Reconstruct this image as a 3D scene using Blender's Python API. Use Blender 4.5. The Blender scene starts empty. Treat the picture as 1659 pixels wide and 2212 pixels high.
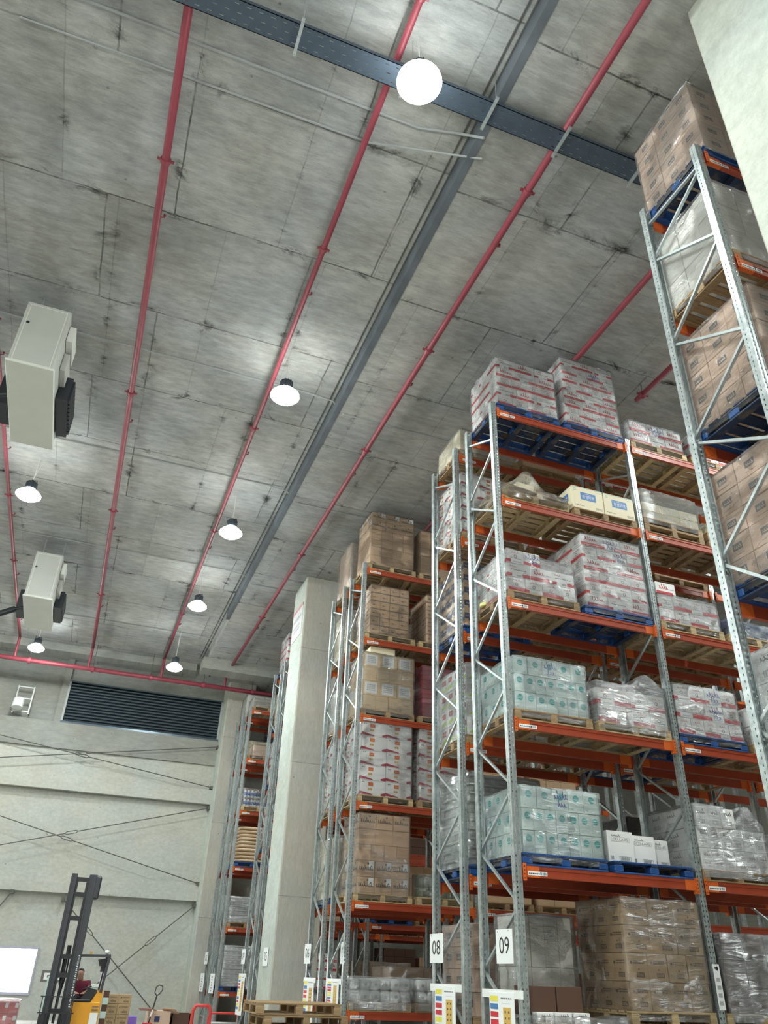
import bpy, math, random
from mathutils import Vector, Matrix, noise
random.seed(7)
SC = bpy.context.scene
COL = SC.collection

# ------------------------------------------------------------------ camera
cam_data = bpy.data.cameras.new('camera')
cam = bpy.data.objects.new('camera', cam_data)
COL.objects.link(cam)
RT = ((0.93437404, -0.35492329, 0.03121872), (0.20906254, 0.47520313, -0.85467821), (0.28850997, 0.8051158, 0.51821863))
cam.matrix_world = Matrix(((RT[0][0], -RT[1][0], -RT[2][0], 0.0), (RT[0][1], -RT[1][1], -RT[2][1], 0.0),
                           (RT[0][2], -RT[1][2], -RT[2][2], 1.6), (0, 0, 0, 1)))
cam_data.sensor_fit = 'HORIZONTAL'
cam_data.sensor_width = 36.0
cam_data.lens = 1658.127 / 1659.0 * 36.0
cam_data.clip_start = 0.05
cam_data.clip_end = 200
SC.camera = cam

# ------------------------------------------------------------------ world, exposure
w = bpy.data.worlds.new('world'); SC.world = w; w.use_nodes = True
w.node_tree.nodes['Background'].inputs[0].default_value = (0.75, 0.85, 1.0, 1)
w.node_tree.nodes['Background'].inputs[1].default_value = 0.6
SC.view_settings.view_transform = 'Standard'
SC.view_settings.look = 'None'
SC.view_settings.exposure = 1.72
SC.view_settings.gamma = 1.0
SC.view_settings.use_curve_mapping = False
LAMP_POWER = 110.0       # emission of the lamp glass
SHADE_POWER = 12.0       # glow of the translucent lamp shade
LAMP_COL = (0.93, 1.0, 0.965)
X0 = 5.29               # row ends
CEIL = 12.55; CEIL_LOW = 12.2; WALLY = 33.3

# ------------------------------------------------------------------ materials
MATS = {}
def nd(nt, t, **kw):
    n = nt.nodes.new(t)
    for k, v in kw.items():
        if k in ('ins',):
            for i, val in v.items(): n.inputs[i].default_value = val
        else: setattr(n, k, v)
    return n
def lk(nt, a, b): nt.links.new(a, b)
def mat(name, col, rough=0.6, metal=0.0, var=0.0, vscale=6.0, rnd=0.0, bump=0.0, bscale=30.0, spec=None, emit=None, estr=0):
    if name in MATS: return MATS[name]
    m = bpy.data.materials.new(name); m.use_nodes = True
    nt = m.node_tree; b = nt.nodes['Principled BSDF']
    b.inputs['Roughness'].default_value = rough; b.inputs['Metallic'].default_value = metal
    if spec is not None: b.inputs['Specular IOR Level'].default_value = spec
    c4 = (*col, 1)
    b.inputs['Base Color'].default_value = c4
    out = None
    if var or rnd:
        tc = nd(nt, 'ShaderNodeTexCoord')
        hsv = nd(nt, 'ShaderNodeHueSaturation'); hsv.inputs['Color'].default_value = c4
        val = None
        if var:
            ns = nd(nt, 'ShaderNodeTexNoise'); ns.inputs['Scale'].default_value = vscale; ns.inputs['Detail'].default_value = 6
            lk(nt, tc.outputs['Object'], ns.inputs['Vector'])
            mr = nd(nt, 'ShaderNodeMapRange'); mr.inputs[1].default_value = 0.3; mr.inputs[2].default_value = 0.7
            mr.inputs[3].default_value = 1 - var; mr.inputs[4].default_value = 1 + var
            lk(nt, ns.outputs['Fac'], mr.inputs[0]); val = mr.outputs[0]
        if rnd:
            oi = nd(nt, 'ShaderNodeObjectInfo')
            mr2 = nd(nt, 'ShaderNodeMapRange'); mr2.inputs[3].default_value = 1 - rnd; mr2.inputs[4].default_value = 1 + rnd
            lk(nt, oi.outputs['Random'], mr2.inputs[0])
            if val is None: val = mr2.outputs[0]
            else:
                mu = nd(nt, 'ShaderNodeMath', operation='MULTIPLY'); lk(nt, val, mu.inputs[0]); lk(nt, mr2.outputs[0], mu.inputs[1]); val = mu.outputs[0]
        lk(nt, val, hsv.inputs['Value']); lk(nt, hsv.outputs[0], b.inputs['Base Color'])
    if bump:
        tc = nd(nt, 'ShaderNodeTexCoord')
        ns = nd(nt, 'ShaderNodeTexNoise'); ns.inputs['Scale'].default_value = bscale; ns.inputs['Detail'].default_value = 4
        lk(nt, tc.outputs['Object'], ns.inputs['Vector'])
        bp = nd(nt, 'ShaderNodeBump'); bp.inputs['Strength'].default_value = bump; bp.inputs['Distance'].default_value = 0.02
        lk(nt, ns.outputs['Fac'], bp.inputs['Height']); lk(nt, bp.outputs[0], b.inputs['Normal'])
    if emit:
        b.inputs['Emission Color'].default_value = (*emit, 1); b.inputs['Emission Strength'].default_value = estr
    MATS[name] = m
    return m

def concrete(name, base, seam=None, stain=0.6, dark=(0.12, 0.12, 0.11), axes='xy', seam_dark=0.45, bw=3.4, bh=2.43, off=0.37, shift=(0, 0, 0), cscale=1.0, streak=False, contrast=0.22, brush=(0.6, 4.5, 1)):
    m = bpy.data.materials.new(name); m.use_nodes = True; MATS[name] = m
    nt = m.node_tree; b = nt.nodes['Principled BSDF']; b.inputs['Roughness'].default_value = 0.85
    b.inputs['Specular IOR Level'].default_value = 0.25
    tc = nd(nt, 'ShaderNodeTexCoord')
    sx = nd(nt, 'ShaderNodeSeparateXYZ'); lk(nt, tc.outputs['Object'], sx.inputs[0])
    cx = nd(nt, 'ShaderNodeCombineXYZ')
    lk(nt, sx.outputs['XYZ'.index(axes[0].upper())], cx.inputs[0]); lk(nt, sx.outputs['XYZ'.index(axes[1].upper())], cx.inputs[1])
    mp = nd(nt, 'ShaderNodeMapping'); mp.inputs['Location'].default_value = shift; lk(nt, cx.outputs[0], mp.inputs[0])
    P = mp.outputs[0]
    def noisef(scale, detail, rough=0.6, stretch=None, dist=0.0):
        v = P
        if stretch:
            m2 = nd(nt, 'ShaderNodeMapping'); m2.inputs['Scale'].default_value = stretch; lk(nt, P, m2.inputs[0]); v = m2.outputs[0]
        n = nd(nt, 'ShaderNodeTexNoise'); n.inputs['Scale'].default_value = scale; n.inputs['Detail'].default_value = detail
        n.inputs['Roughness'].default_value = rough; n.inputs['Distortion'].default_value = dist
        lk(nt, v, n.inputs['Vector']); return n.outputs['Fac']
    def rng(x, a, b_, c, d):
        r = nd(nt, 'ShaderNodeMapRange'); r.inputs[1].default_value = a; r.inputs[2].default_value = b_
        r.inputs[3].default_value = c; r.inputs[4].default_value = d; lk(nt, x, r.inputs[0]); return r.outputs[0]
    def mul(x, y, op='MULTIPLY'):
        q = nd(nt, 'ShaderNodeMath', operation=op)
        for i, s in enumerate((x, y)):
            if isinstance(s, (int, float)): q.inputs[i].default_value = s
            else: lk(nt, s, q.inputs[i])
        return q.outputs[0]
    v = rng(noisef(0.55 * cscale, 5, 0.6), 0.3, 0.7, 1 - contrast, 1 + contrast)
    v = mul(v, rng(noisef(2.3 * cscale, 6, 0.65, (1, 1 + brush[1] / 2, 1) if not streak else (4, 0.5, 1)), 0.3, 0.7, 1 - contrast * 0.8, 1 + contrast * 0.8))
    v = mul(v, rng(noisef(9 * cscale, 8, 0.7, brush if not streak else (4, 0.6, 1)), 0.32, 0.72, 0.86, 1.12))
    v = mul(v, rng(noisef(45, 3), 0.3, 0.7, 0.95, 1.05))
    if seam:
        for (sw, sh, so, amt, mort) in seam:
            br = nd(nt, 'ShaderNodeTexBrick'); br.inputs['Scale'].default_value = 1.0
            br.inputs['Brick Width'].default_value = sw; br.inputs['Row Height'].default_value = sh
            br.offset = so; br.offset_frequency = 2; br.inputs['Mortar Size'].default_value = mort; br.inputs['Mortar Smooth'].default_value = 0.3
            br.inputs['Color1'].default_value = (1, 1, 1, 1); br.inputs['Color2'].default_value = (0.8, 0.8, 0.8, 1); br.inputs['Mortar'].default_value = (0.9, 0.9, 0.9, 1)
            br.inputs['Bias'].default_value = -0.2
            wob = nd(nt, 'ShaderNodeVectorMath', operation='ADD'); nn = nd(nt, 'ShaderNodeTexNoise'); nn.inputs['Scale'].default_value = 1.7; nn.inputs['Detail'].default_value = 6
            lk(nt, P, nn.inputs['Vector'])
            sc_ = nd(nt, 'ShaderNodeVectorMath', operation='SCALE'); sc_.inputs['Scale'].default_value = 0.05; lk(nt, nn.outputs['Color'], sc_.inputs[0])
            lk(nt, P, wob.inputs[0]); lk(nt, sc_.outputs[0], wob.inputs[1]); lk(nt, wob.outputs[0], br.inputs['Vector'])
            v = mul(v, rng(br.outputs['Color'], 0.8, 1.0, 0.93, 1.04))
            line = mul(br.outputs['Fac'], rng(noisef(2.2, 4), 0.35, 0.6, 0.25, 1.0))
            v = mul(v, mul(1.0, mul(line, amt), 'SUBTRACT'))
            if stain:
                br2 = nd(nt, 'ShaderNodeTexBrick'); br2.inputs['Scale'].default_value = 1.0
                br2.inputs['Brick Width'].default_value = sw; br2.inputs['Row Height'].default_value = sh
                br2.offset = so; br2.offset_frequency = 2; br2.inputs['Mortar Size'].default_value = mort * 13; br2.inputs['Mortar Smooth'].default_value = 1.0
                lk(nt, wob.outputs[0], br2.inputs['Vector'])
                blot = mul(rng(noisef(1.1, 7, 0.75, (1, 1.6, 1), 0.6), 0.54, 0.66, 0, 1), br2.outputs['Fac'])
                v = mul(v, mul(1.0, mul(blot, stain), 'SUBTRACT'))
    if stain:
        sp = rng(noisef(3.2, 8, 0.8, (0.5, 2.2, 1), 0.4), 0.60, 0.72, 0, 1)
        v = mul(v, mul(1.0, mul(sp, stain * 0.5), 'SUBTRACT'))
        vo = nd(nt, 'ShaderNodeTexVoronoi'); vo.inputs['Scale'].default_value = 1.6; vo.inputs['Randomness'].default_value = 1.0; lk(nt, P, vo.inputs['Vector'])
        pit = rng(vo.outputs['Distance'], 0.02, 0.05, 0.55, 1.0); v = mul(v, pit)
    tint = nd(nt, 'ShaderNodeMix', data_type='RGBA')
    tint.inputs[6].default_value = (*base, 1); tint.inputs[7].default_value = (base[0] * 1.03, base[1] * 0.985, base[2] * 0.92, 1)
    lk(nt, rng(noisef(0.35, 3), 0.4, 0.6, 0, 1), tint.inputs[0])
    mc = nd(nt, 'ShaderNodeMix', data_type='RGBA', blend_type='MULTIPLY'); mc.inputs[0].default_value = 1
    cv = nd(nt, 'ShaderNodeCombineColor'); [lk(nt, v, cv.inputs[i]) for i in range(3)]
    lk(nt, tint.outputs[2], mc.inputs[6]); lk(nt, cv.outputs[0], mc.inputs[7]); lk(nt, mc.outputs[2], b.inputs['Base Color'])
    bp = nd(nt, 'ShaderNodeBump'); bp.inputs['Strength'].default_value = 0.25; bp.inputs['Distance'].default_value = 0.03
    lk(nt, v, bp.inputs['Height']); lk(nt, bp.outputs[0], b.inputs['Normal'])
    return m

concrete('ceiling_concrete', (0.345, 0.355, 0.355), seam=[(3.55, 2.43, 0.31, 0.6, 0.016), (1.8, 4.86, 0.5, 0.25, 0.01)], stain=0.85, shift=(0.6, 0.35, 0), contrast=0.27)
concrete('wall_concrete', (0.455, 0.47, 0.44), stain=0.12, axes='xz', contrast=0.07, cscale=0.8, brush=(1, 1.4, 1))
concrete('upper_wall_concrete', (0.30, 0.31, 0.295), stain=0.3, axes='xz', contrast=0.15)
concrete('column_concrete', (0.43, 0.425, 0.39), seam=[(8.0, 3.3, 0.0, 0.4, 0.012)], stain=0.25, axes='xz', contrast=0.10, streak=True)
concrete('column_lit_side_concrete', (0.50, 0.545, 0.51), stain=0.35, axes='yz', contrast=0.12, cscale=0.8, brush=(1.2, 1, 1))  # side facing the lamps, their light put into a paler base colour
concrete('floor_concrete', (0.42, 0.42, 0.40), seam=[(6, 6, 0.0, 0.4, 0.008)], stain=0.2, contrast=0.1)

GALV = mat('galvanised_steel', (0.48, 0.53, 0.54), 0.38, 0.75, var=0.12, vscale=14, bump=0.08, bscale=60)
ORANGE = mat('orange_paint', (0.34, 0.05, 0.018), 0.42, 0, var=0.1, vscale=5)
ORANGE_B = mat('bright_lit_orange_paint', (0.68, 0.13, 0.022), 0.4, 0, var=0.05)  # connector orange, also puts lamp light into the beam ends
REDPIPE = mat('red_pipe_paint', (0.27, 0.043, 0.065), 0.5, 0, var=0.12, vscale=3)
BLACK = mat('black_plastic', (0.012, 0.016, 0.022), 0.45)
BLACKP = mat('black_ink', (0.02, 0.02, 0.022), 0.6)
WHITE = mat('white_plastic', (0.82, 0.84, 0.83), 0.4)
PAPER = mat('white_paper', (0.85, 0.87, 0.88), 0.6)
BLUE = mat('blue_paint', (0.012, 0.07, 0.25), 0.5, 0, var=0.2, vscale=9, rnd=0.15)
def worn_shaded_blue():  # brown wear, with underside shade put into the darker blue
    m = mat('worn_shaded_blue_paint', (0.01, 0.06, 0.22), 0.6); nt = m.node_tree; b = nt.nodes['Principled BSDF']
    tc = nd(nt, 'ShaderNodeTexCoord'); n = nd(nt, 'ShaderNodeTexNoise'); n.inputs['Scale'].default_value = 3.5; n.inputs['Detail'].default_value = 7; n.inputs['Roughness'].default_value = 0.7; lk(nt, tc.outputs['Object'], n.inputs['Vector'])
    r = nd(nt, 'ShaderNodeValToRGB'); e = r.color_ramp.elements; e[0].position = 0.36; e[0].color = (0.006, 0.016, 0.05, 1); e[1].position = 0.62; e[1].color = (0.10, 0.075, 0.05, 1)
    q = r.color_ramp.elements.new(0.5); q.color = (0.007, 0.024, 0.07, 1)
    lk(nt, n.outputs['Fac'], r.inputs[0]); lk(nt, r.outputs[0], b.inputs['Base Color']); return m
BLUE_W = worn_shaded_blue()
def wood_mat(name, col):
    m = bpy.data.materials.new(name); m.use_nodes = True; nt = m.node_tree; b = nt.nodes['Principled BSDF']; b.inputs['Roughness'].default_value = 0.7
    tc = nd(nt, 'ShaderNodeTexCoord'); mp = nd(nt, 'ShaderNodeMapping'); mp.inputs['Scale'].default_value = (1.5, 14, 14); lk(nt, tc.outputs['Object'], mp.inputs[0])
    n1 = nd(nt, 'ShaderNodeTexNoise'); n1.inputs['Scale'].default_value = 3; n1.inputs['Detail'].default_value = 8; n1.inputs['Distortion'].default_value = 0.6
    lk(nt, mp.outputs[0], n1.inputs['Vector'])
    r = nd(nt, 'ShaderNodeValToRGB'); r.color_ramp.elements[0].position = 0.3; r.color_ramp.elements[1].position = 0.75
    r.color_ramp.elements[0].color = (col[0] * 0.55, col[1] * 0.5, col[2] * 0.42, 1); r.color_ramp.elements[1].color = (*col, 1)
    lk(nt, n1.outputs['Fac'], r.inputs[0])
    oi = nd(nt, 'ShaderNodeObjectInfo'); mr = nd(nt, 'ShaderNodeMapRange'); mr.inputs[3].default_value = 0.72; mr.inputs[4].default_value = 1.15
    lk(nt, oi.outputs['Random'], mr.inputs[0]); hs = nd(nt, 'ShaderNodeHueSaturation'); lk(nt, r.outputs[0], hs.inputs['Color']); lk(nt, mr.outputs[0], hs.inputs['Value'])
    lk(nt, hs.outputs[0], b.inputs['Base Color'])
    MATS[name] = m; return m
WOOD = wood_mat('pallet_wood', (0.44, 0.30, 0.165))
WOOD_L = wood_mat('pale_pallet_wood', (0.60, 0.46, 0.27))

# perforated post steel: real see-through holes
def perforated():
    m = bpy.data.materials.new('perforated_steel'); m.use_nodes = True; nt = m.node_tree
    b = nt.nodes['Principled BSDF']; o = nt.nodes['Material Output']
    b.inputs['Roughness'].default_value = 0.36; b.inputs['Metallic'].default_value = 0.75
    tc = nd(nt, 'ShaderNodeTexCoord'); s = nd(nt, 'ShaderNodeSeparateXYZ'); lk(nt, tc.outputs['Object'], s.inputs[0])
    ns = nd(nt, 'ShaderNodeTexNoise'); ns.inputs['Scale'].default_value = 12; lk(nt, tc.outputs['Object'], ns.inputs['Vector'])
    r = nd(nt, 'ShaderNodeValToRGB'); r.color_ramp.elements[0].color = (0.40, 0.455, 0.46, 1); r.color_ramp.elements[1].color = (0.60, 0.65, 0.66, 1)
    r.color_ramp.elements[0].position = 0.35; r.color_ramp.elements[1].position = 0.65
    lk(nt, ns.outputs['Fac'], r.inputs[0]); lk(nt, r.outputs[0], b.inputs['Base Color'])
    def M(op, a, c=None):
        q = nd(nt, 'ShaderNodeMath', operation=op)
        for i, v in enumerate((a, c)):
            if v is None: continue
            if isinstance(v, (int, float)): q.inputs[i].default_value = v
            else: lk(nt, v, q.inputs[i])
        return q.outputs[0]
    zf = M('ABSOLUTE', M('SUBTRACT', M('FRACT', M('MULTIPLY', s.outputs[2], 1 / 0.06)), 0.5))
    zin = M('LESS_THAN', zf, 0.19)
    ax = M('ABSOLUTE', s.outputs[0])
    web = M('MULTIPLY', M('LESS_THAN', M('ABSOLUTE', M('SUBTRACT', ax, 0.026)), 0.0075), M('LESS_THAN', s.outputs[1], 0.006))
    fl = M('MULTIPLY', M('LESS_THAN', M('ABSOLUTE', M('SUBTRACT', s.outputs[1], 0.05)), 0.0055), M('GREATER_THAN', ax, 0.04))
    h = M('MULTIPLY', zin, M('MAXIMUM', web, fl))
    tr = nd(nt, 'ShaderNodeBsdfTransparent'); mx = nd(nt, 'ShaderNodeMixShader')
    lk(nt, h, mx.inputs[0]); lk(nt, b.outputs[0], mx.inputs[1]); lk(nt, tr.outputs[0], mx.inputs[2]); lk(nt, mx.outputs[0], o.inputs[0])
    MATS['perforated_steel'] = m; return m
PERF = perforated()

def film_mat(name, amount, scale, tint=(1, 1, 1)):
    m = bpy.data.materials.new(name); m.use_nodes = True; nt = m.node_tree
    nt.nodes.remove(nt.nodes['Principled BSDF']); o = nt.nodes['Material Output']
    tc = nd(nt, 'ShaderNodeTexCoord')
    mp = nd(nt, 'ShaderNodeMapping'); mp.inputs['Scale'].default_value = (1.2, 1.2, 4.5); mp.inputs['Rotation'].default_value = (0.25, 0.35, 0); lk(nt, tc.outputs['Object'], mp.inputs[0])
    n = nd(nt, 'ShaderNodeTexNoise'); n.inputs['Scale'].default_value = scale; n.inputs['Detail'].default_value = 5; n.inputs['Roughness'].default_value = 0.6; n.inputs['Distortion'].default_value = 1.4
    lk(nt, mp.outputs[0], n.inputs['Vector'])
    bp = nd(nt, 'ShaderNodeBump'); bp.inputs['Strength'].default_value = 1.0; bp.inputs['Distance'].default_value = 0.45; mn = nd(nt, 'ShaderNodeTexNoise'); mn.inputs['Scale'].default_value = 1.3; mn.inputs['Detail'].default_value = 2; lk(nt, tc.outputs['Object'], mn.inputs['Vector'])
    mk = nd(nt, 'ShaderNodeMapRange'); mk.inputs[1].default_value = 0.46; mk.inputs[2].default_value = 0.62; mk.inputs[3].default_value = 0.12; mk.inputs[4].default_value = 1.0; lk(nt, mn.outputs['Fac'], mk.inputs[0])
    mm = nd(nt, 'ShaderNodeMath', operation='MULTIPLY'); lk(nt, n.outputs['Fac'], mm.inputs[0]); lk(nt, mk.outputs[0], mm.inputs[1]); lk(nt, mm.outputs[0], bp.inputs['Height'])
    gl = nd(nt, 'ShaderNodeBsdfGlossy'); gl.inputs['Roughness'].default_value = 0.2; gl.inputs['Color'].default_value = (0.95, 0.97, 1, 1); lk(nt, bp.outputs[0], gl.inputs['Normal'])
    df = nd(nt, 'ShaderNodeBsdfDiffuse'); df.inputs['Color'].default_value = (0.8, 0.83, 0.84, 1)
    tr = nd(nt, 'ShaderNodeBsdfTransparent'); tr.inputs['Color'].default_value = (*tint, 1)
    fr = nd(nt, 'ShaderNodeFresnel'); fr.inputs['IOR'].default_value = 1.45; lk(nt, bp.outputs[0], fr.inputs['Normal'])
    mr = nd(nt, 'ShaderNodeMapRange'); mr.inputs[1].default_value = 0; mr.inputs[2].default_value = 1; mr.inputs[3].default_value = amount; mr.inputs[4].default_value = 0.85
    lk(nt, fr.outputs[0], mr.inputs[0])
    m1 = nd(nt, 'ShaderNodeMixShader'); m1.inputs[0].default_value = amount * 0.25; lk(nt, tr.outputs[0], m1.inputs[1]); lk(nt, df.outputs[0], m1.inputs[2])
    m2 = nd(nt, 'ShaderNodeMixShader'); lk(nt, mr.outputs[0], m2.inputs[0]); lk(nt, m1.outputs[0], m2.inputs[1]); lk(nt, gl.outputs[0], m2.inputs[2])
    lk(nt, m2.outputs[0], o.inputs[0]); MATS[name] = m; return m
FILM = film_mat('stretch_film', 0.075, 1.7)
FILM_T = film_mat('thick_stretch_film', 0.19, 2.2)

KR = mat('kraft_card', (0.62, 0.43, 0.27), 0.75, rnd=0.07, var=0.05, vscale=3)
KR_P = mat('pinkish_kraft_card', (0.66, 0.48, 0.365), 0.7, rnd=0.07, var=0.05, vscale=3)
KR_D = mat('tan_card', (0.46, 0.32, 0.18), 0.7, rnd=0.08, var=0.06, vscale=3)
KR_B = mat('dark_brown_card', (0.10, 0.05, 0.032), 0.7, rnd=0.08)
KR_Y = mat('yellow_kraft_card', (0.72, 0.52, 0.27), 0.7, rnd=0.07, var=0.05)
CARD_W = mat('white_card', (0.86, 0.86, 0.85), 0.5, rnd=0.05)
CARD_T = mat('pale_aqua_card', (0.66, 0.77, 0.75), 0.5, rnd=0.04)
CARD_G = mat('greyish_card', (0.76, 0.74, 0.68), 0.6, rnd=0.05)
CARD_BE = mat('beige_card', (0.80, 0.72, 0.52), 0.6, rnd=0.03)
P_RED = mat('red_print', (0.60, 0.025, 0.045), 0.5)
P_CRIM = mat('crimson_print', (0.42, 0.02, 0.06), 0.5)
P_ORG = mat('orange_print', (0.72, 0.13, 0.02), 0.5)
P_TEAL = mat('teal_print', (0.05, 0.42, 0.42), 0.5)
P_BLUE = mat('blue_print', (0.06, 0.19, 0.45), 0.5)
P_NAVY = mat('navy_print', (0.025, 0.04, 0.13), 0.5)
P_INK = mat('blue_marker', (0.06, 0.10, 0.50), 0.5)
P_GREY = mat('grey_print', (0.16, 0.15, 0.15), 0.6)
P_LGREY = mat('light_grey_print', (0.42, 0.42, 0.42), 0.6)
P_DKB = mat('dark_brown_print', (0.10, 0.065, 0.04), 0.6)
P_LIME = mat('lime_print', (0.55, 0.70, 0.05), 0.5)
P_YEL = mat('yellow_print', (0.80, 0.72, 0.08), 0.5)
P_GOLD = mat('gold_print', (0.65, 0.42, 0.10), 0.5)
GAP = mat('carton_tape', (0.45, 0.36, 0.25), 0.4)

# ------------------------------------------------------------------ mesh builder
class MB:
    def __init__(s): s.v = []; s.f = []; s.m = []; s.mats = []
    def mi(s, m):
        if m not in s.mats: s.mats.append(m)
        return s.mats.index(m)
    def add(s, vs, fs, m):
        o = len(s.v); s.v += [tuple(q) for q in vs]; k = s.mi(m)
        for f in fs: s.f.append(tuple(i + o for i in f)); s.m.append(k)
    def box(s, x0, x1, y0, y1, z0, z1, m, M=None):
        vs = [(x0, y0, z0), (x1, y0, z0), (x1, y1, z0), (x0, y1, z0), (x0, y0, z1), (x1, y0, z1), (x1, y1, z1), (x0, y1, z1)]
        if M is not None: vs = [tuple(M @ Vector(q)) for q in vs]
        s.add(vs, [(0, 3, 2, 1), (4, 5, 6, 7), (0, 1, 5, 4), (1, 2, 6, 5), (2, 3, 7, 6), (3, 0, 4, 7)], m)
    def bbox(s, x0, x1, y0, y1, z0, z1, m, b=0.01):
        # box with chamfered edges
        vs = []; 
        for (sz, z) in ((0, z0), (1, z1)):
            pass
        xs = (x0, x0 + b, x1 - b, x1); ys = (y0, y0 + b, y1 - b, y1)
        def ring(z, i):
            e = b * i
            return [(x0 + e + b, y0 + e, z), (x1 - e - b, y0 + e, z), (x1 - e, y0 + e + b, z), (x1 - e, y1 - e - b, z),
                    (x1 - e - b, y1 - e, z), (x0 + e + b, y1 - e, z), (x0 + e, y1 - e - b, z), (x0 + e, y0 + e + b, z)]
        rs = [ring(z0, 1), ring(z0 + b, 0), ring(z1 - b, 0), ring(z1, 1)]
        vs = sum(rs, []); fs = [tuple(reversed(range(8))), tuple(range(24, 32))]
        for k in range(3):
            for i in range(8):
                j = (i + 1) % 8; fs.append((k * 8 + i, k * 8 + j, k * 8 + 8 + j, k * 8 + 8 + i))
        s.add(vs, fs, m)
    def bar(s, p, q, a, b, m, up=(0, 0, 1)):
        p = Vector(p); q = Vector(q); d = (q - p); L = d.length; d.normalize(); up = Vector(up)
        if abs(d.dot(up)) > 0.99: up = Vector((1, 0, 0))
        r = d.cross(up).normalized(); u = r.cross(d).normalized()
        vs = []
        for t in (p, q):
            for (i, j) in ((-1, -1), (1, -1), (1, 1), (-1, 1)): vs.append(t + r * (a / 2 * i) + u * (b / 2 * j))
        s.add(vs, [(3, 2, 1, 0), (4, 5, 6, 7), (0, 1, 5, 4), (1, 2, 6, 5), (2, 3, 7, 6), (3, 0, 4, 7)], m)
    def tube(s, pts, r, m, n=10, cap=True):
        pts = [Vector(p) for p in pts]; rings = []
        rr = r if isinstance(r, (list, tuple)) else [r] * len(pts)
        prev = None
        for i, p in enumerate(pts):
            if i == 0: d = pts[1] - pts[0]
            elif i == len(pts) - 1: d = pts[-1] - pts[-2]
            else: d = (pts[i + 1] - pts[i]).normalized() + (pts[i] - pts[i - 1]).normalized()
            d.normalize()
            if prev is None:
                a = Vector((0, 0, 1)) if abs(d.z) < 0.9 else Vector((1, 0, 0)); u = d.cross(a).normalized()
            else:
                u = (prev - d * prev.dot(d)).normalized()
            prev = u; v = d.cross(u)
            rings.append([p + (u * math.cos(t) + v * math.sin(t)) * rr[i] for t in [2 * math.pi * k / n for k in range(n)]])
        vs = sum(rings, []); fs = []
        for i in range(len(pts) - 1):
            for k in range(n):
                j = (k + 1) % n; fs.append((i * n + k, i * n + j, (i + 1) * n + j, (i + 1) * n + k))
        if cap: fs += [tuple(reversed(range(n))), tuple(range((len(pts) - 1) * n, len(pts) * n))]
        s.add(vs, fs, m)
    def lathe(s, prof, m, n=24, c=(0, 0, 0)):
        vs = [];
        for (r, z) in prof:
            for k in range(n):
                t = 2 * math.pi * k / n; vs.append((c[0] + r * math.cos(t), c[1] + r * math.sin(t), c[2] + z))
        fs = []
        for i in range(len(prof) - 1):
            for k in range(n):
                j = (k + 1) % n; fs.append((i * n + k, i * n + j, (i + 1) * n + j, (i + 1) * n + k))
        fs += [tuple(reversed(range(n))), tuple(range((len(prof) - 1) * n, len(prof) * n))]
        s.add(vs, fs, m)
    def mesh(s, name, smooth=False):
        me = bpy.data.meshes.new(name); me.from_pydata(s.v, [], s.f)
        for m in s.mats: me.materials.append(m)
        me.polygons.foreach_set('material_index', s.m)
        if smooth: me.polygons.foreach_set('use_smooth', [True] * len(s.f))
        me.update(); return me
def link(name, me, parent=None, loc=None, rz=0.0):
    o = bpy.data.objects.new(name, me); COL.objects.link(o)
    if parent is not None: o.parent = parent
    if loc is not None: o.location = loc
    if rz: o.rotation_euler = (0, 0, rz)
    return o
def tag(o, label, cat, group=None, kind=None):
    if label: o['label'] = label
    if cat: o['category'] = cat
    if group: o['group'] = group
    if kind: o['kind'] = kind
    return o
def struct(name, mb, smooth=False):
    o = link(name, mb.mesh(name, smooth)); o['kind'] = 'structure'; return o
def empty(name, loc, rz=0.0):
    o = bpy.data.objects.new(name, None); COL.objects.link(o); o.location = loc; o.rotation_euler = (0, 0, rz); o.empty_display_size = 0.2
    return o
def copy_tree(o, parent=None):
    c = o.copy(); COL.objects.link(c); c.parent = parent
    for ch in list(o.children): copy_tree(ch, c)
    return c

# text as mesh data (verts in a 0..1 high box, x centred)
TXT = {}
def text_data(body):
    if body in TXT: return TXT[body]
    cu = bpy.data.curves.new('lettering', 'FONT'); cu.body = body; cu.resolution_u = 3
    ob = bpy.data.objects.new('lettering', cu); COL.objects.link(ob)
    dg = bpy.context.evaluated_depsgraph_get(); dg.update()
    me = bpy.data.meshes.new_from_object(ob.evaluated_get(dg))
    vs = [v.co.copy() for v in me.vertices]; fs = [tuple(p.vertices) for p in me.polygons]
    bpy.data.objects.remove(ob); bpy.data.curves.remove(cu); bpy.data.meshes.remove(me)
    x0 = min(v.x for v in vs); x1 = max(v.x for v in vs); y0 = min(v.y for v in vs); y1 = max(v.y for v in vs)
    vs = [((v.x - x0) / (x1 - x0), (v.y - y0) / (y1 - y0)) for v in vs]
    TXT[body] = (vs, fs); return TXT[body]

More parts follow.
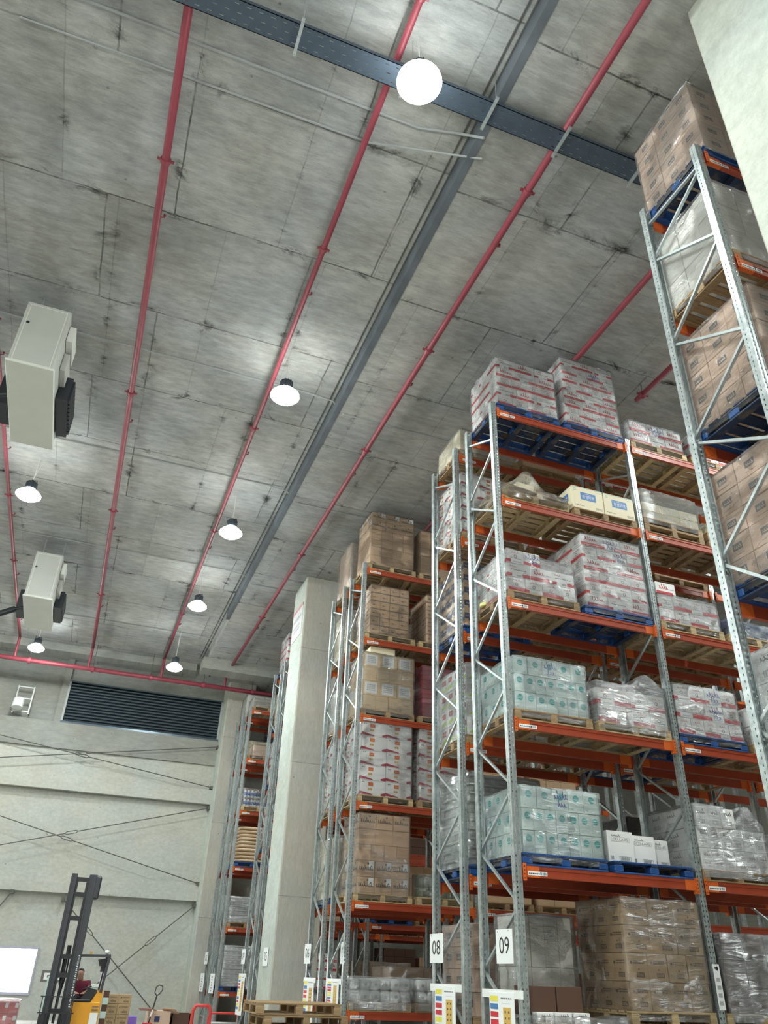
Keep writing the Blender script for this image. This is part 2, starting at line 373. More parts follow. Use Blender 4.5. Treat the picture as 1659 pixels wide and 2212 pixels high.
# ------------------------------------------------------------------ decals on a carton: face frames
class Face:
    """face plane: origin o, horizontal axis a (full width), vertical axis b (full height), normal n"""
    def __init__(s, mb, o, a, b, n): s.mb = mb; s.o = Vector(o); s.a = Vector(a); s.b = Vector(b); s.n = Vector(n); s.k = 0
    def P(s, u, v): return s.o + s.a * u + s.b * v + s.n * (0.0015 + 0.0006 * s.k)
    def poly(s, pts, m):
        s.mb.add([s.P(*p) for p in pts], [tuple(range(len(pts)))], m)
    def rect(s, u0, v0, u1, v1, m): s.poly([(u0, v0), (u1, v0), (u1, v1), (u0, v1)], m)
    def up(s): s.k += 1
    def circ(s, u, v, r, m, n=14):   # r in metres
        W = s.a.length; H = s.b.length
        s.poly([(u + r / W * math.cos(2 * math.pi * k / n), v + r / H * math.sin(2 * math.pi * k / n)) for k in range(n)], m)
    def ring(s, u, v, r, t, m, n=14):
        W = s.a.length; H = s.b.length; o = []
        for rr in (r, r - t): o += [s.P(u + rr / W * math.cos(2 * math.pi * k / n), v + rr / H * math.sin(2 * math.pi * k / n)) for k in range(n)]
        s.mb.add(o, [(k, (k + 1) % n, n + (k + 1) % n, n + k) for k in range(n)], m)
    def text(s, body, u0, v0, u1, v1, m):
        vs, fs = text_data(body)
        s.mb.add([s.P(u0 + x * (u1 - u0), v0 + y * (v1 - v0)) for x, y in vs], fs, m)
    def scrib(s, u0, v0, u1, v1, m, n=9, seed=1, t=0.006):
        """handwriting-like looping stroke"""
        rg = random.Random(seed); W = s.a.length; H = s.b.length; pts = []; amp = 0.4; K = 7
        for i in range(n * K + 1):
            if i % K == 0: amp = rg.choice((0.22, 0.28, 0.3, 0.48))
            f = i / (n * K); th = 2 * math.pi * i / K
            pts.append((u0 + (u1 - u0) * (f + 0.30 / n * math.sin(th + 0.6)), v0 + (v1 - v0) * (0.12 + amp * (1 - math.cos(th)))))
        for p, q in zip(pts, pts[1:]):
            d = Vector(((q[0] - p[0]) * W, (q[1] - p[1]) * H)); L = d.length or 1; nx, ny = -d.y / L * t / 2 / W, d.x / L * t / 2 / H
            s.poly([(p[0] - nx, p[1] - ny), (q[0] - nx, q[1] - ny), (q[0] + nx, q[1] + ny), (p[0] + nx, p[1] + ny)], m)
    def words(s, u0, v0, u1, v1, m, rows=1, seed=3):
        rg = random.Random(seed); h = (v1 - v0) / rows
        for r in range(rows):
            u = u0
            while u < u1:
                L = rg.uniform(0.03, 0.10) * (u1 - u0) / 0.5
                s.rect(u, v0 + h * r, min(u + L, u1), v0 + h * r + h * 0.55, m); u += L + 0.02
    def code(s, u0, v0, u1, v1, m, n=9):
        for i in range(n):
            a = u0 + (u1 - u0) * i / n; s.rect(a, v0, a + (u1 - u0) / n * (0.35 + 0.3 * ((i * 7) % 3) / 2), v1, m)
    def frame(s, u0, v0, u1, v1, m, t=0.006):
        tu = t / s.a.length; tv = t / s.b.length
        s.rect(u0, v0, u1, v0 + tv, m); s.rect(u0, v1 - tv, u1, v1, m); s.rect(u0, v0, u0 + tu, v1, m); s.rect(u1 - tu, v0, u1, v1, m)

def d_rw(F, wide, v):
    if wide:
        if v == 0:
            F.rect(0, 0.04, 1, 0.31, P_RED); F.scrib(0.2, 0.5, 0.8, 0.85, P_RED, 5, 11, 0.012); F.up(); F.words(0.1, 0.13, 0.9, 0.19, CARD_W, 1, 5)
        elif v == 1:
            F.rect(0.0, 0.05, 0.2, 0.27, P_RED); F.rect(0.42, 0.08, 0.62, 0.2, P_LGREY); F.rect(0.66, 0.05, 1.0, 0.30, P_RED); F.words(0.15, 0.52, 0.85, 0.62, P_GREY, 1, 8); F.scrib(0.1, 0.72, 0.4, 0.88, P_RED, 3, 4, 0.006); F.words(0.7, 0.36, 0.9, 0.43, P_GREY, 1, 2)
        else:
            F.rect(0, 0.04, 0.85, 0.31, P_RED); F.scrib(0.15, 0.45, 0.62, 0.86, P_RED, 4, 21, 0.012); F.words(0.72, 0.5, 0.95, 0.6, P_GREY, 1, 6)
    else:
        if v in (0, 2): F.rect(0, 0.04, 1, 0.30, P_RED)
        else: F.rect(0.0, 0.05, 0.22, 0.27, P_RED); F.words(0.35, 0.1, 0.85, 0.2, P_LGREY, 1, 3)
        F.scrib(0.25, 0.74, 0.75, 0.88, P_RED, 3, 7, 0.005); F.ring(0.5, 0.52, 0.028, 0.009, P_GREY); F.words(0.2, 0.34, 0.85, 0.4, P_GREY, 1, 9)
def d_teal(F, wide, v):
    u = 0.5 if not wide else 0.8
    F.circ(u, 0.66, 0.046, P_TEAL); F.up(); F.rect(u - 0.04 / F.a.length, 0.60, u + 0.04 / F.a.length, 0.63, CARD_T); F.rect(u - 0.03 / F.a.length, 0.70, u + 0.03 / F.a.length, 0.715, CARD_T)
    if wide: F.code(0.3, 0.6, 0.45, 0.75, P_LGREY, 6)
    else: F.rect(0.2, 0.12, 0.26, 0.16, P_LGREY); F.rect(0.72, 0.12, 0.78, 0.16, P_LGREY)
    if v == 1: F.rect(0.9, 0.0, 0.905, 1, P_LGREY)
def d_logo(F, wide, v):
    a, b = (0.36, 0.70) if wide else (0.28, 0.76)
    F.rect(a, 0.38, b, 0.68, P_GREY); F.up(); F.scrib(a + 0.04, 0.44, b - 0.04, 0.62, KR_P, 4, 3, 0.008); F.k = 0
    F.words(0.3, 0.78, 0.8, 0.83, P_LGREY, 1, 4); F.words(0.35, 0.18, 0.75, 0.22, P_DKB, 1, 9)
def d_orange(F, wide, v):
    F.rect(0.33, 0.62, 0.52, 0.86, P_ORG); F.up(); F.rect(0.36, 0.71, 0.49, 0.76, P_GOLD); F.k = 0
    F.poly([(0.0, 0.06), (0.5, 0.02), (0.5, 0.08), (0.0, 0.26)], P_CRIM); F.poly([(0.82, 0.02), (1, 0.02), (1, 0.24), (0.82, 0.14)], P_CRIM)
    F.circ(0.1, 0.86, 0.012, P_GREY); F.rect(0.11, 0.86, 0.115, 0.93, P_GREY); F.circ(0.16, 0.86, 0.012, P_GREY); F.rect(0.17, 0.86, 0.175, 0.93, P_GREY)
    F.circ(0.36, 0.4, 0.025, P_GOLD); F.circ(0.44, 0.4, 0.025, P_GOLD)
def d_navy(F, wide, v):
    F.rect(0, 0.55, 0.62, 1, P_NAVY); F.rect(0.25, 0.4, 1, 0.72, P_NAVY); F.up(); F.words(0.1, 0.72, 0.5, 0.82, KR, 1, 2)
def d_pink(F, wide, v):
    F.rect(0.3, 0.55, 0.85, 0.86, P_CRIM); F.poly([(0.1, 0.1), (0.9, 0.22), (0.9, 0.42), (0.3, 0.3)], P_LIME); F.up(); F.circ(0.57, 0.7, 0.03, P_ORG)
def d_kscript(F, wide, v):
    F.scrib(0.08, 0.38, 0.92, 0.72, P_DKB, 8, 5, 0.014); F.circ(0.62, 0.82, 0.02, P_DKB)
    if v == 1: F.rect(0.66, 0.45, 0.95, 0.97, PAPER); F.up(); F.rect(0.76, 0.6, 0.85, 0.7, P_GREY)
def d_kc(F, wide, v):
    F.rect(0, 0.02, 1, 0.09, P_GREY)
    F.scrib(0.2, 0.42, 0.42, 0.75, P_DKB, 2, 2, 0.012); F.rect(0.42, 0.5, 0.72, 0.53, P_DKB)
def d_paper(F, wide, v):
    if v == 1: F.rect(0.1, 0.12, 0.8, 0.9, PAPER); F.up(); F.words(0.2, 0.3, 0.7, 0.8, P_LGREY, 4, 6)
def d_tan(F, wide, v):
    F.rect(0.42, 0.14, 0.80, 0.31, P_DKB); F.up(); F.code(0.44, 0.17, 0.78, 0.28, KR_D, 10); F.k = 0
    F.words(0.3, 0.62, 0.85, 0.78, P_DKB, 2, 8); F.circ(0.2, 0.66, 0.018, P_DKB); F.circ(0.55, 0.42, 0.01, P_DKB)
def d_grey(F, wide, v):
    F.scrib(0.25, 0.62, 0.8, 0.86, P_GREY, 4, 3, 0.008); F.rect(0.3, 0.16, 0.75, 0.36, P_LGREY); F.up(); F.code(0.34, 0.18, 0.72, 0.34, CARD_W, 5)
def d_cellar(F, wide, v):
    F.rect(0.14, 0.66, 0.86, 0.80, P_LGREY); F.up(); F.rect(0.155, 0.67, 0.845, 0.79, CARD_W); F.up(); F.text('CELLARS', 0.2, 0.69, 0.8, 0.77, P_GREY)
    F.scrib(0.15, 0.82, 0.5, 0.9, P_GREY, 4, 5, 0.006); F.frame(0.4, 0.06, 0.85, 0.2, P_GREY, 0.004); F.code(0.45, 0.08, 0.8, 0.18, P_GREY, 11); F.code(0.06, 0.08, 0.2, 0.2, P_GREY, 4)
def d_korean(F, wide, v):
    F.rect(0.26, 0.42, 0.76, 0.76, P_BLUE); F.up(); F.text('\uccad\uc815\ubbf8\uc5ed', 0.32, 0.49, 0.70, 0.65, PAPER); F.words(0.42, 0.69, 0.6, 0.72, PAPER, 1, 2); F.k = 0
    F.ring(0.09, 0.84, 0.025, 0.008, P_TEAL); F.words(0.05, 0.12, 0.36, 0.17, P_GREY, 1, 5); F.frame(0.74, 0.08, 0.95, 0.17, P_GREY, 0.004); F.code(0.76, 0.1, 0.93, 0.15, P_LGREY, 8)
    F.rect(0.0, 0.955, 1, 0.97, P_TEAL); F.words(0.8, 0.86, 0.95, 0.9, P_TEAL, 1, 3)
def d_h(F, wide, v):
    F.text('H', 0.3, 0.2, 0.6, 0.75, PAPER)
def d_plainw(F, wide, v):
    F.words(0.35, 0.6, 0.65, 0.65, P_LGREY, 1, 3); F.rect(0.4, 0.4, 0.45, 0.42, P_LGREY); F.rect(0.55, 0.4, 0.6, 0.42, P_LGREY)
def d_red(F, wide, v):
    F.poly([(0.05, 0.1), (0.35, 0.1), (0.5, 0.5), (0.3, 0.9), (0.05, 0.9)], P_RED); F.rect(0.62, 0.45, 0.95, 0.85, PAPER)
KINDS = {  # base material, decal fn, noun phrase
    'rw': (CARD_W, d_rw, 'white and red carton'), 'teal': (CARD_T, d_teal, 'pale carton with teal round logo'),
    'logo': (KR_P, d_logo, 'brown carton with dark square logo'), 'orange': (CARD_W, d_orange, 'white carton with orange square logo'),
    'navy': (KR, d_navy, 'tan carton with navy printing'), 'pink': (CARD_W, d_pink, 'white carton with crimson and lime print'),
    'kscript': (KR, d_kscript, 'kraft carton with black script lettering'), 'kraft': (KR, None, 'plain kraft carton'),
    'kc': (KR, d_kc, 'kraft carton with curly black letter'), 'paper': (KR_Y, d_paper, 'yellowish kraft carton with white sheets'),
    'tan': (KR_D, d_tan, 'tan carton with brown barcode print'), 'brown': (KR_B, None, 'dark brown carton'),
    'grey': (CARD_W, d_grey, 'white carton with small grey prints'), 'cellar': (CARD_W, d_cellar, 'white wine carton lettered CELLARS'),
    'korean': (CARD_BE, d_korean, 'beige carton with blue Korean label'), 'h': (CARD_BE, d_h, 'beige carton with white letter H'),
    'plainw': (CARD_G, d_plainw, 'tall off-white carton'), 'beige': (CARD_BE, None, 'plain beige carton'), 'crim': (P_CRIM, d_plainw, 'crimson carton'),
    'redpk': (P_RED, d_red, 'red drinks carton'), 'black': (BLACKP, None, 'black carton'),
}
SHORT = {'rw': 'red striped carton', 'teal': 'teal logo carton', 'logo': 'dark square logo carton', 'orange': 'orange logo carton', 'navy': 'navy printed carton',
         'pink': 'crimson and lime carton', 'kscript': 'script lettered carton', 'kraft': 'plain kraft carton', 'kc': 'curly letter carton', 'paper': 'yellowish carton', 'tan': 'barcoded tan carton',
         'brown': 'dark brown carton', 'grey': 'grey printed white carton', 'plainw': 'off-white carton', 'beige': 'beige carton', 'crim': 'flat crimson carton', 'redpk': 'red drinks carton', 'h': 'low beige carton', 'bags': 'blue silver bag'}
CM = {}
def carton_mesh(kind, w_, d_, h_, v, wide):
    key = (kind, round(w_, 3), round(d_, 3), round(h_, 3), v, wide)
    if key in CM: return CM[key]
    base, fn, _ = KINDS[kind]; mb = MB(); g = 0.003
    x0, x1, y0, y1, z1 = -w_ / 2 + g, w_ / 2 - g, -d_ / 2 + g, d_ / 2 - g, h_ - 2 * g
    mb.bbox(x0, x1, y0, y1, 0, z1, base, 0.004)
    mk = v >= 10; v = v % 10
    if mk:
        fm_ = Face(mb, (x0, y0, 0), (x1 - x0, 0, 0), (0, 0, z1), (0, -1, 0)); fm_.k = 4; fm_.scrib(0.08, 0.5, 0.95, 0.95, P_INK, 5, 31, 0.010); fm_.scrib(0.3, 0.15, 0.85, 0.5, P_INK, 3, 17, 0.009)
    if fn:
        fn(Face(mb, (x0, y0, 0), (x1 - x0, 0, 0), (0, 0, z1), (0, -1, 0)), w_ > 0.34, v)
        fn(Face(mb, (x0, y1, 0), (0, y0 - y1, 0), (0, 0, z1), (-1, 0, 0)), d_ > 0.34, (v + 1) % 2)
    # flap seam underneath and on top
    mb.box(x0 + 0.002, x1 - 0.002, -0.003, 0.003, -0.0008, 0.0, GAP); mb.box(x0 + 0.002, x1 - 0.002, -0.02, 0.02, z1, z1 + 0.0008, GAP)
    CM[key] = mb.mesh('carton_' + kind); return CM[key]
CARTONS = []      # every carton is noted here; those that show are built at the end
def carton(kind, x, y, z, w_, d_, h_, v, label, group, rz=0.0):
    CARTONS.append((kind, x, y, z, w_, d_, h_, v, label, group, rz))
ORD = ['bottom', 'second', 'third', 'fourth', 'fifth', 'sixth', 'seventh', 'eighth', 'ninth', 'tenth', 'eleventh']
POSW = ['at front left corner', 'second from left', 'third from left', 'fourth from left', 'fifth from left', 'sixth from left', 'seventh from left']
SIDEW = ['behind the corner', 'second behind the corner', 'third behind the corner', 'fourth behind the corner']

def stack(kind, x0, yf, z0, W, D, layers, label, group, jit=0.004, skew=0.0, pl=None):
    """perimeter cartons (front row and left column) of a palletised load. layers: list of (h, nfront, nleft[, keepfrac[, kind[, v]]])"""
    z = z0; rg = random.Random(int(x0 * 100 + z0 * 1000 + yf * 10))
    for li, L in enumerate(layers):
        h, nf, nl = L[0], L[1], L[2]; keep = L[3] if len(L) > 3 else 1.0; kd = L[4] if len(L) > 4 and L[4] else kind; vv = L[5] if len(L) > 5 else li % 3
        wf = W / nf; df = D / (nl + 1); dx = rg.uniform(-skew, skew)
        nn = SHORT.get(kd, KINDS[kd][2]); pl_ = pl or label
        lw = f"{nn}, {ORD[li]} layer, " if len(layers) > 1 else f"{nn}, "
        for i in range(nf):
            if (i + 0.5) / nf > keep: continue
            label = lw + POSW[i] + ', ' + pl_
            carton(kd, x0 + wf * (i + 0.5) + rg.uniform(-jit, jit) + dx, yf + df / 2 + rg.uniform(0, jit * 2), z, wf, df, h, (vv if i % 2 == 0 or kd != 'rw' else (vv + 1) % 3) + (10 if len(L) > 6 and i == L[6] else 0), label, group)
        for j in range(1, nl + 1):
            label = lw + SIDEW[j - 1] + ', ' + pl_
            carton(kd, x0 + wf / 2 + rg.uniform(0, jit * 2) + dx, yf + df * (j + 0.5), z, wf, df, h, (vv + 1) % 2, label, group)
        if li == len(layers) - 1 or (li + 1 < len(layers) and len(layers[li + 1]) > 3 and layers[li + 1][3] < 1):
            for i in range(1, nf):
                if (i + 0.5) / nf > keep: continue
                for j in range(1, nl + 1): carton(kd, x0 + wf * (i + 0.5), yf + df * (j + 0.5), z, wf, df, h, 0, label, group)
        z += h
    return z

# ------------------------------------------------------------------ stretch film shells
def film(x0, x1, y0, y1, z0, z1, label, m=None, seed=0, amp=0.012, top=0.05, res=0.075, name='stretch_wrap', group=None, slope=0.0, topfn=None):
    m = m or FILM; mb = MB(); g = 0.006; x0 -= g; x1 += g; y0 -= g; y1 += g
    def prt(p, n):
        q = Vector((p[0] * 3.1 + seed, p[1] * 3.1, p[2] * 4.3)); a = noise.noise(q) * 0.7 + noise.noise(q * 3.1) * 0.4
        return (p[0] + n[0] * (amp * (a + 0.5)), p[1] + n[1] * (amp * (a + 0.55)), p[2] + n[2] * top * (a * 0.7 + 0.3))
    def TZ(x, y): return topfn((x - x0) / (x1 - x0), (y - y0) / (y1 - y0)) if topfn else z1 - slope * (x - x0) / (x1 - x0)
    nx = max(3, int((x1 - x0) / res)); ny = max(3, int((y1 - y0) / res)); nz = max(3, int((z1 - z0) / res))
    ring = [(x0 + (x1 - x0) * i / nx, y0, (0, -1)) for i in range(nx)] + [(x1, y0 + (y1 - y0) * i / ny, (1, 0)) for i in range(ny)] + \
           [(x1 - (x1 - x0) * i / nx, y1, (0, 1)) for i in range(nx)] + [(x0, y1 - (y1 - y0) * i / ny, (-1, 0)) for i in range(ny)]
    vs = []; N = len(ring)
    for k in range(nz + 1):
        for (x, y, n) in ring:
            z = z0 + (TZ(x, y) - z0) * k / nz
            vs.append(prt((x, y, z), (n[0], n[1], 1 if k == nz else 0)))
    fs = []
    for k in range(nz):
        for i in range(N):
            j = (i + 1) % N; fs.append((k * N + i, k * N + j, (k + 1) * N + j, (k + 1) * N + i))
    # top
    base = len(vs)
    idx = {}
    for a in range(nx + 1):
        for b in range(ny + 1):
            if b == 0 and a < nx: idx[a, b] = nz * N + a
            elif a == nx and b < ny: idx[a, b] = nz * N + nx + b
            elif b == ny and a > 0: idx[a, b] = nz * N + nx + ny + (nx - a)
            elif a == 0 and b > 0: idx[a, b] = nz * N + 2 * nx + ny + (ny - b)
            else:
                x = x0 + (x1 - x0) * a / nx; y = y0 + (y1 - y0) * b / ny
                idx[a, b] = len(vs); vs.append(prt((x, y, TZ(x, y)), (0, 0, 1)))
    for a in range(nx):
        for b in range(ny): fs.append((idx[a, b], idx[a + 1, b], idx[a + 1, b + 1], idx[a, b + 1]))
    mb.add(vs, fs, m)
    o = link(name, mb.mesh(name, True)); tag(o, label, 'plastic wrap', group); return o

# ------------------------------------------------------------------ pallets
PW, PD, PH = 1.27, 1.06, 0.15
def make_pallet(kind):
    m = {'wood': WOOD, 'pale': WOOD_L, 'blue': BLUE}[kind]; mw = BLUE_W if kind == 'blue' else m
    root = empty('pallet', (0, 0, -50))
    mb = MB(); n = 7 if kind != 'blue' else 6; bw_ = 0.105 if kind != 'blue' else 0.14
    for i in range(n):
        y = -PD / 2 + bw_ / 2 + (PD - bw_) * i / (n - 1); mb.bbox(-PW / 2, PW / 2, y - bw_ / 2, y + bw_ / 2, PH - 0.022, PH, m if i in (0, n - 1) else mw, 0.003)
    for x in (-PW / 2 + 0.055, 0, PW / 2 - 0.055): mb.bbox(x - 0.05, x + 0.05, -PD / 2, PD / 2, PH - 0.044, PH - 0.022, mw, 0.003)
    link('top_deck', mb.mesh('top_deck'), root)
    mb = MB(); s = 0.07 if kind == 'blue' else 0.055
    mb.bbox(-s, s, -s, s, 0.02, PH - 0.044, m, 0.012 if kind == 'blue' else 0.003); bm_ = mb.mesh('block')
    for x in (-PW / 2 + s, 0, PW / 2 - s):
        for y in (-PD / 2 + s, 0, PD / 2 - s): link('block', bm_, root, (x, y, 0))
    mb = MB(); mb.bbox(-0.05, 0.05, -PD / 2 + 0.1, PD / 2 - 0.1, 0, 0.02, mw, 0.003); sl = mb.mesh('bottom_board')
    for x in (-PW / 2 + 0.055, 0, PW / 2 - 0.055): link('bottom_board', sl, root, (x, 0, 0))
    mb = MB(); mb.bbox(-PW / 2, PW / 2, -0.05, 0.05, 0, 0.02, m, 0.003); sl = mb.mesh('bottom_board')
    for y in (-PD / 2 + 0.05, PD / 2 - 0.05): link('bottom_board', sl, root, (0, y, 0))
    return root
PAL = {}
def pallet(kind, xc, yc, z, label, rz=0.0, group=None, rx=0.0, name='pallet'):
    if kind not in PAL: r = PAL[kind] = make_pallet(kind)
    else: r = copy_tree(PAL[kind])
    r.location = (xc, yc, z); r.rotation_euler = (rx, 0, rz); r.name = name
    for k in ('label', 'category', 'group'):
        if k in r: del r[k]
    tag(r, label, 'pallet', group); return r

# ------------------------------------------------------------------ room
HX0, HX1, HY0 = -13.0, 30.0, -11.0
mb = MB(); mb.box(HX0, HX1, HY0, WALLY + 1, -0.2, 0, MATS['floor_concrete']); struct('floor', mb)
mb = MB(); mb.box(HX0, 3.5, HY0, WALLY + 1, CEIL, CEIL + 0.3, MATS['ceiling_concrete']); struct('ceiling', mb)
mb = MB(); mb.box(3.5, HX1, HY0, WALLY + 1, CEIL_LOW, CEIL + 0.3, MATS['ceiling_concrete']); struct('ceiling', mb)
mb = MB(); mb.box(3.38, 3.5, HY0, 25.5, CEIL_LOW - 0.01, CEIL, mat('step_dark_grey', (0.11, 0.125, 0.145), 0.55, var=0.25, vscale=2)); struct('trim_3', mb)  # dark grey-blue strip along the face of the ceiling step
mb = MB(); mb.box(3.3, 14, 29.6, 30.4, 11.75, CEIL_LOW, MATS['upper_wall_concrete']); struct('trim_1', mb)       # cross beam near the far wall
mb = MB(); mb.box(-13, 3.3, 31.6, 32.2, CEIL - 0.3, CEIL, MATS['upper_wall_concrete']); struct('trim_2', mb)
# back wall: lower panels recessed under two girders, upper part set back with a ledge
mb = MB(); W_ = MATS['wall_concrete']; U_ = MATS['upper_wall_concrete']
mb.box(HX0, HX1, WALLY, WALLY + 0.5, 0, 8.9, W_)
mb.box(HX0, HX1, WALLY - 0.03, WALLY + 0.5, 7.35, 7.95, W_); mb.box(HX0, HX1, WALLY - 0.28, WALLY, 7.35, 7.9, W_)
mb.box(HX0, HX1, WALLY - 0.28, WALLY, 3.85, 4.45, W_)
struct('wall_back', mb)
mb = MB(); mb.box(HX0, HX1, WALLY - 0.1, WALLY + 0.5, 8.9, 9.9, U_); mb.box(HX0, HX1, WALLY + 0.25, WALLY + 0.6, 9.9, CEIL, U_)
mb.box(-1.75, -1.5, WALLY + 0.05, WALLY + 0.3, 9.9, CEIL, U_)
struct('wall_back', mb)
mb = MB(); mb.box(HX0 - 0.3, HX0, HY0, WALLY + 1, 0, CEIL, W_); struct('wall_left', mb)
mb = MB(); mb.box(HX1, HX1 + 0.3, HY0, WALLY + 1, 0, CEIL, W_); struct('wall_right', mb)
mb = MB(); mb.box(HX0, HX1, HY0 - 0.3, HY0, 0, CEIL, W_); struct('wall_front', mb)
# concrete columns
def column(x0, x1, y0, y1, top, label=None):
    mb = MB(); c = 0.03; m = MATS['column_concrete']; ms = MATS['column_lit_side_concrete']
    vs = [(x0, y0 + c), (x0 + c, y0), (x1 - c, y0), (x1, y0 + c), (x1, y1 - c), (x1 - c, y1), (x0 + c, y1), (x0, y1 - c)]
    V = [(a, b, 0) for a, b in vs] + [(a, b, top) for a, b in vs]
    for i in range(8):
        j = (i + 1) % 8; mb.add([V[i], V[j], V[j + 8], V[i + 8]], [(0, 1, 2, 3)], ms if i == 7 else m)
    mb.add(V[8:], [tuple(range(8))], m)
    return mb
o = link('concrete_column', column(5.1, 6.25, 21.05, 22.5, CEIL_LOW).mesh('concrete_column')); tag(o, 'full-height concrete column standing in front of the rack end signed five', 'column')
o = link('concrete_column', column(5.1, 6.25, 2.05, 3.5, CEIL_LOW).mesh('concrete_column')); tag(o, 'pale concrete column filling the top right corner beside the nearest rack', 'column')
o = link('concrete_column', column(4.85, 6.0, 32.2, WALLY + 0.2, CEIL_LOW).mesh('concrete_column')); tag(o, 'concrete column against the far wall behind the rack signed two', 'column')
# seal between row-ends: number sheet painted on the big column
mb = MB(); mb.box(5.085, 5.0995, 21.25, 22.4, 10.4, 11.4, mat('banner_sheet', (0.66, 0.66, 0.68), 0.6)); mb.box(5.08, 5.0995, 21.25, 22.4, 11.33, 11.42, mat('banner_edge', (0.62, 0.28, 0.30), 0.6))
F = Face(mb, (5.084, 22.4, 10.4), (0, -1.15, 0), (0, 0, 1.0), (-1, 0, 0)); F.words(0.1, 0.6, 0.9, 0.8, P_LGREY, 1, 3); F.words(0.15, 0.25, 0.8, 0.5, P_LGREY, 2, 5)
o = link('banner', mb.mesh('banner')); tag(o, 'white banner with a red top edge high on the concrete column', 'banner')

# roller shutter in the back wall
SHUT = mat('shutter_steel', (0.11, 0.145, 0.175), 0.3, 0.6)
mb = MB(); n = 13; z0, z1 = 10.02, 11.62; sh = (z1 - z0) / n
for i in range(n):
    prof = [(0, 0), (-0.06, 0.15), (-0.075, 0.4), (-0.05, 0.7), (0, 0.9), (0, 1.0)]
    for (a, b) in zip(prof, prof[1:]):
        mb.add([(-1.4, WALLY + 0.2 + a[0], z0 + sh * (i + a[1])), (4.85, WALLY + 0.2 + a[0], z0 + sh * (i + a[1])), (4.85, WALLY + 0.2 + b[0], z0 + sh * (i + b[1])), (-1.4, WALLY + 0.2 + b[0], z0 + sh * (i + b[1]))], [(0, 1, 2, 3)], SHUT)
mb.box(-1.4, 4.85, WALLY + 0.2, WALLY + 0.24, z0, z1, SHUT); mb.box(-1.45, 4.9, WALLY + 0.1, WALLY + 0.26, z1, z1 + 0.06, SHUT)
mb.box(-1.5, 4.9, WALLY + 0.08, WALLY + 0.24, z0 - 0.1, z0, SHUT)
mb.box(-1.5, -1.42, WALLY + 0.05, WALLY + 0.24, z0, z1, mat('jamb_metal', (0.42, 0.43, 0.43), 0.5)); mb.box(4.78, 4.86, WALLY + 0.05, WALLY + 0.24, z0, z1, MATS['jamb_metal'])
o = link('roller_shutter', mb.mesh('roller_shutter')); tag(o, 'dark grey ribbed roller shutter high in the far wall', 'shutter')
mb = MB()
for i in range(10):
    zz = 9.5 + i * 0.17; mb.box(6.9, 9.4, WALLY + 0.12, WALLY + 0.24, zz, zz + 0.12, SHUT)
o = link('roller_shutter', mb.mesh('roller_shutter')); tag(o, 'dark slatted vent seen through the top of the rack signed four', 'shutter')

# bright daylight window low in the back wall
DAY = mat('daylight_pane', (1, 1, 1), 0.5, emit=(0.96, 0.98, 1.0), estr=6.0)
fr = MB(); fm = mat('window_frame_paint', (0.42, 0.42, 0.55), 0.5)
wx0, wx1, wz0, wz1 = -1.62, -0.38, 0.78, 2.06
fr.box(wx0 - 0.07, wx1 + 0.05, WALLY - 0.07, WALLY - 0.005, wz1, wz1 + 0.06, fm); fr.box(wx0 - 0.07, wx1 + 0.05, WALLY - 0.07, WALLY - 0.005, wz0 - 0.08, wz0, fm)
fr.box(wx0 - 0.07, wx0, WALLY - 0.07, WALLY - 0.005, wz0, wz1, fm); fr.box(wx1, wx1 + 0.05, WALLY - 0.07, WALLY - 0.005, wz0, wz1, fm)
wf = link('window_1', fr.mesh('window_1')); wf['kind'] = 'structure'
pn = MB(); pn.box(wx0, wx1, WALLY - 0.03, WALLY - 0.01, wz0, wz1, DAY); link('pane', pn.mesh('pane'), wf)

# wall tie rods with turnbuckles
ROD = mat('tie_rod_steel', (0.10, 0.10, 0.09), 0.5, 0.3)
def tie_rod(x0, z0, x1, z1, label, tb=0.42):
    yy = WALLY - 0.32; mb = MB(); r = 0.018
    d = Vector((x1 - x0, 0, z1 - z0)).normalized(); c = Vector((x0, yy, z0)).lerp(Vector((x1, yy, z1)), tb)
    mb.tube([(x0, yy, z0), c - d * 0.22], r, ROD, 8); mb.tube([c + d * 0.22, (x1, yy, z1)], r, ROD, 8)
    root = link('tie_rod', mb.mesh('tie_rod')); tag(root, label, 'tie rod')
    t = MB(); n = Vector((-d.z, 0, d.x)) * 0.045
    t.tube([c - d * 0.24, c - d * 0.16 + n, c + d * 0.16 + n, c + d * 0.24], 0.016, ROD, 6); t.tube([c - d * 0.24, c - d * 0.16 - n, c + d * 0.16 - n, c + d * 0.24], 0.016, ROD, 6)
    link('turnbuckle', t.mesh('turnbuckle'), root)
    for (x, z) in ((x0, z0), (x1, z1)):
        e = MB(); e.box(x - 0.06, x + 0.06, yy - 0.03, WALLY - 0.02, z - 0.06, z + 0.06, ROD); link('anchor_plate', e.mesh('anchor_plate'), root)
tie_rod(-6.4, 9.49, 4.81, 7.98, 'upper tie rod sloping down to the right below the shutter', 0.54)
tie_rod(-6.4, 7.75, 4.85, 9.62, 'upper tie rod sloping up to the right below the shutter', 0.53)
tie_rod(-6.2, 7.06, 4.81, 4.45, 'middle tie rod sloping down to the right across the pale wall', 0.54)
tie_rod(-6.2, 4.26, 4.83, 7.20, 'middle tie rod sloping up to the right across the pale wall', 0.55)
tie_rod(0.1, 3.65, 3.9, 0.30, 'lowest tie rod sloping down right behind the reach truck roof', 0.28)
tie_rod(0.9, 0.30, 4.8, 3.70, 'lowest tie rod sloping up right toward the wall column', 0.64)
tie_rod(-3.4, 0.90, -1.65, 3.80, 'lowest tie rod at the left edge above the bright window', 0.6)

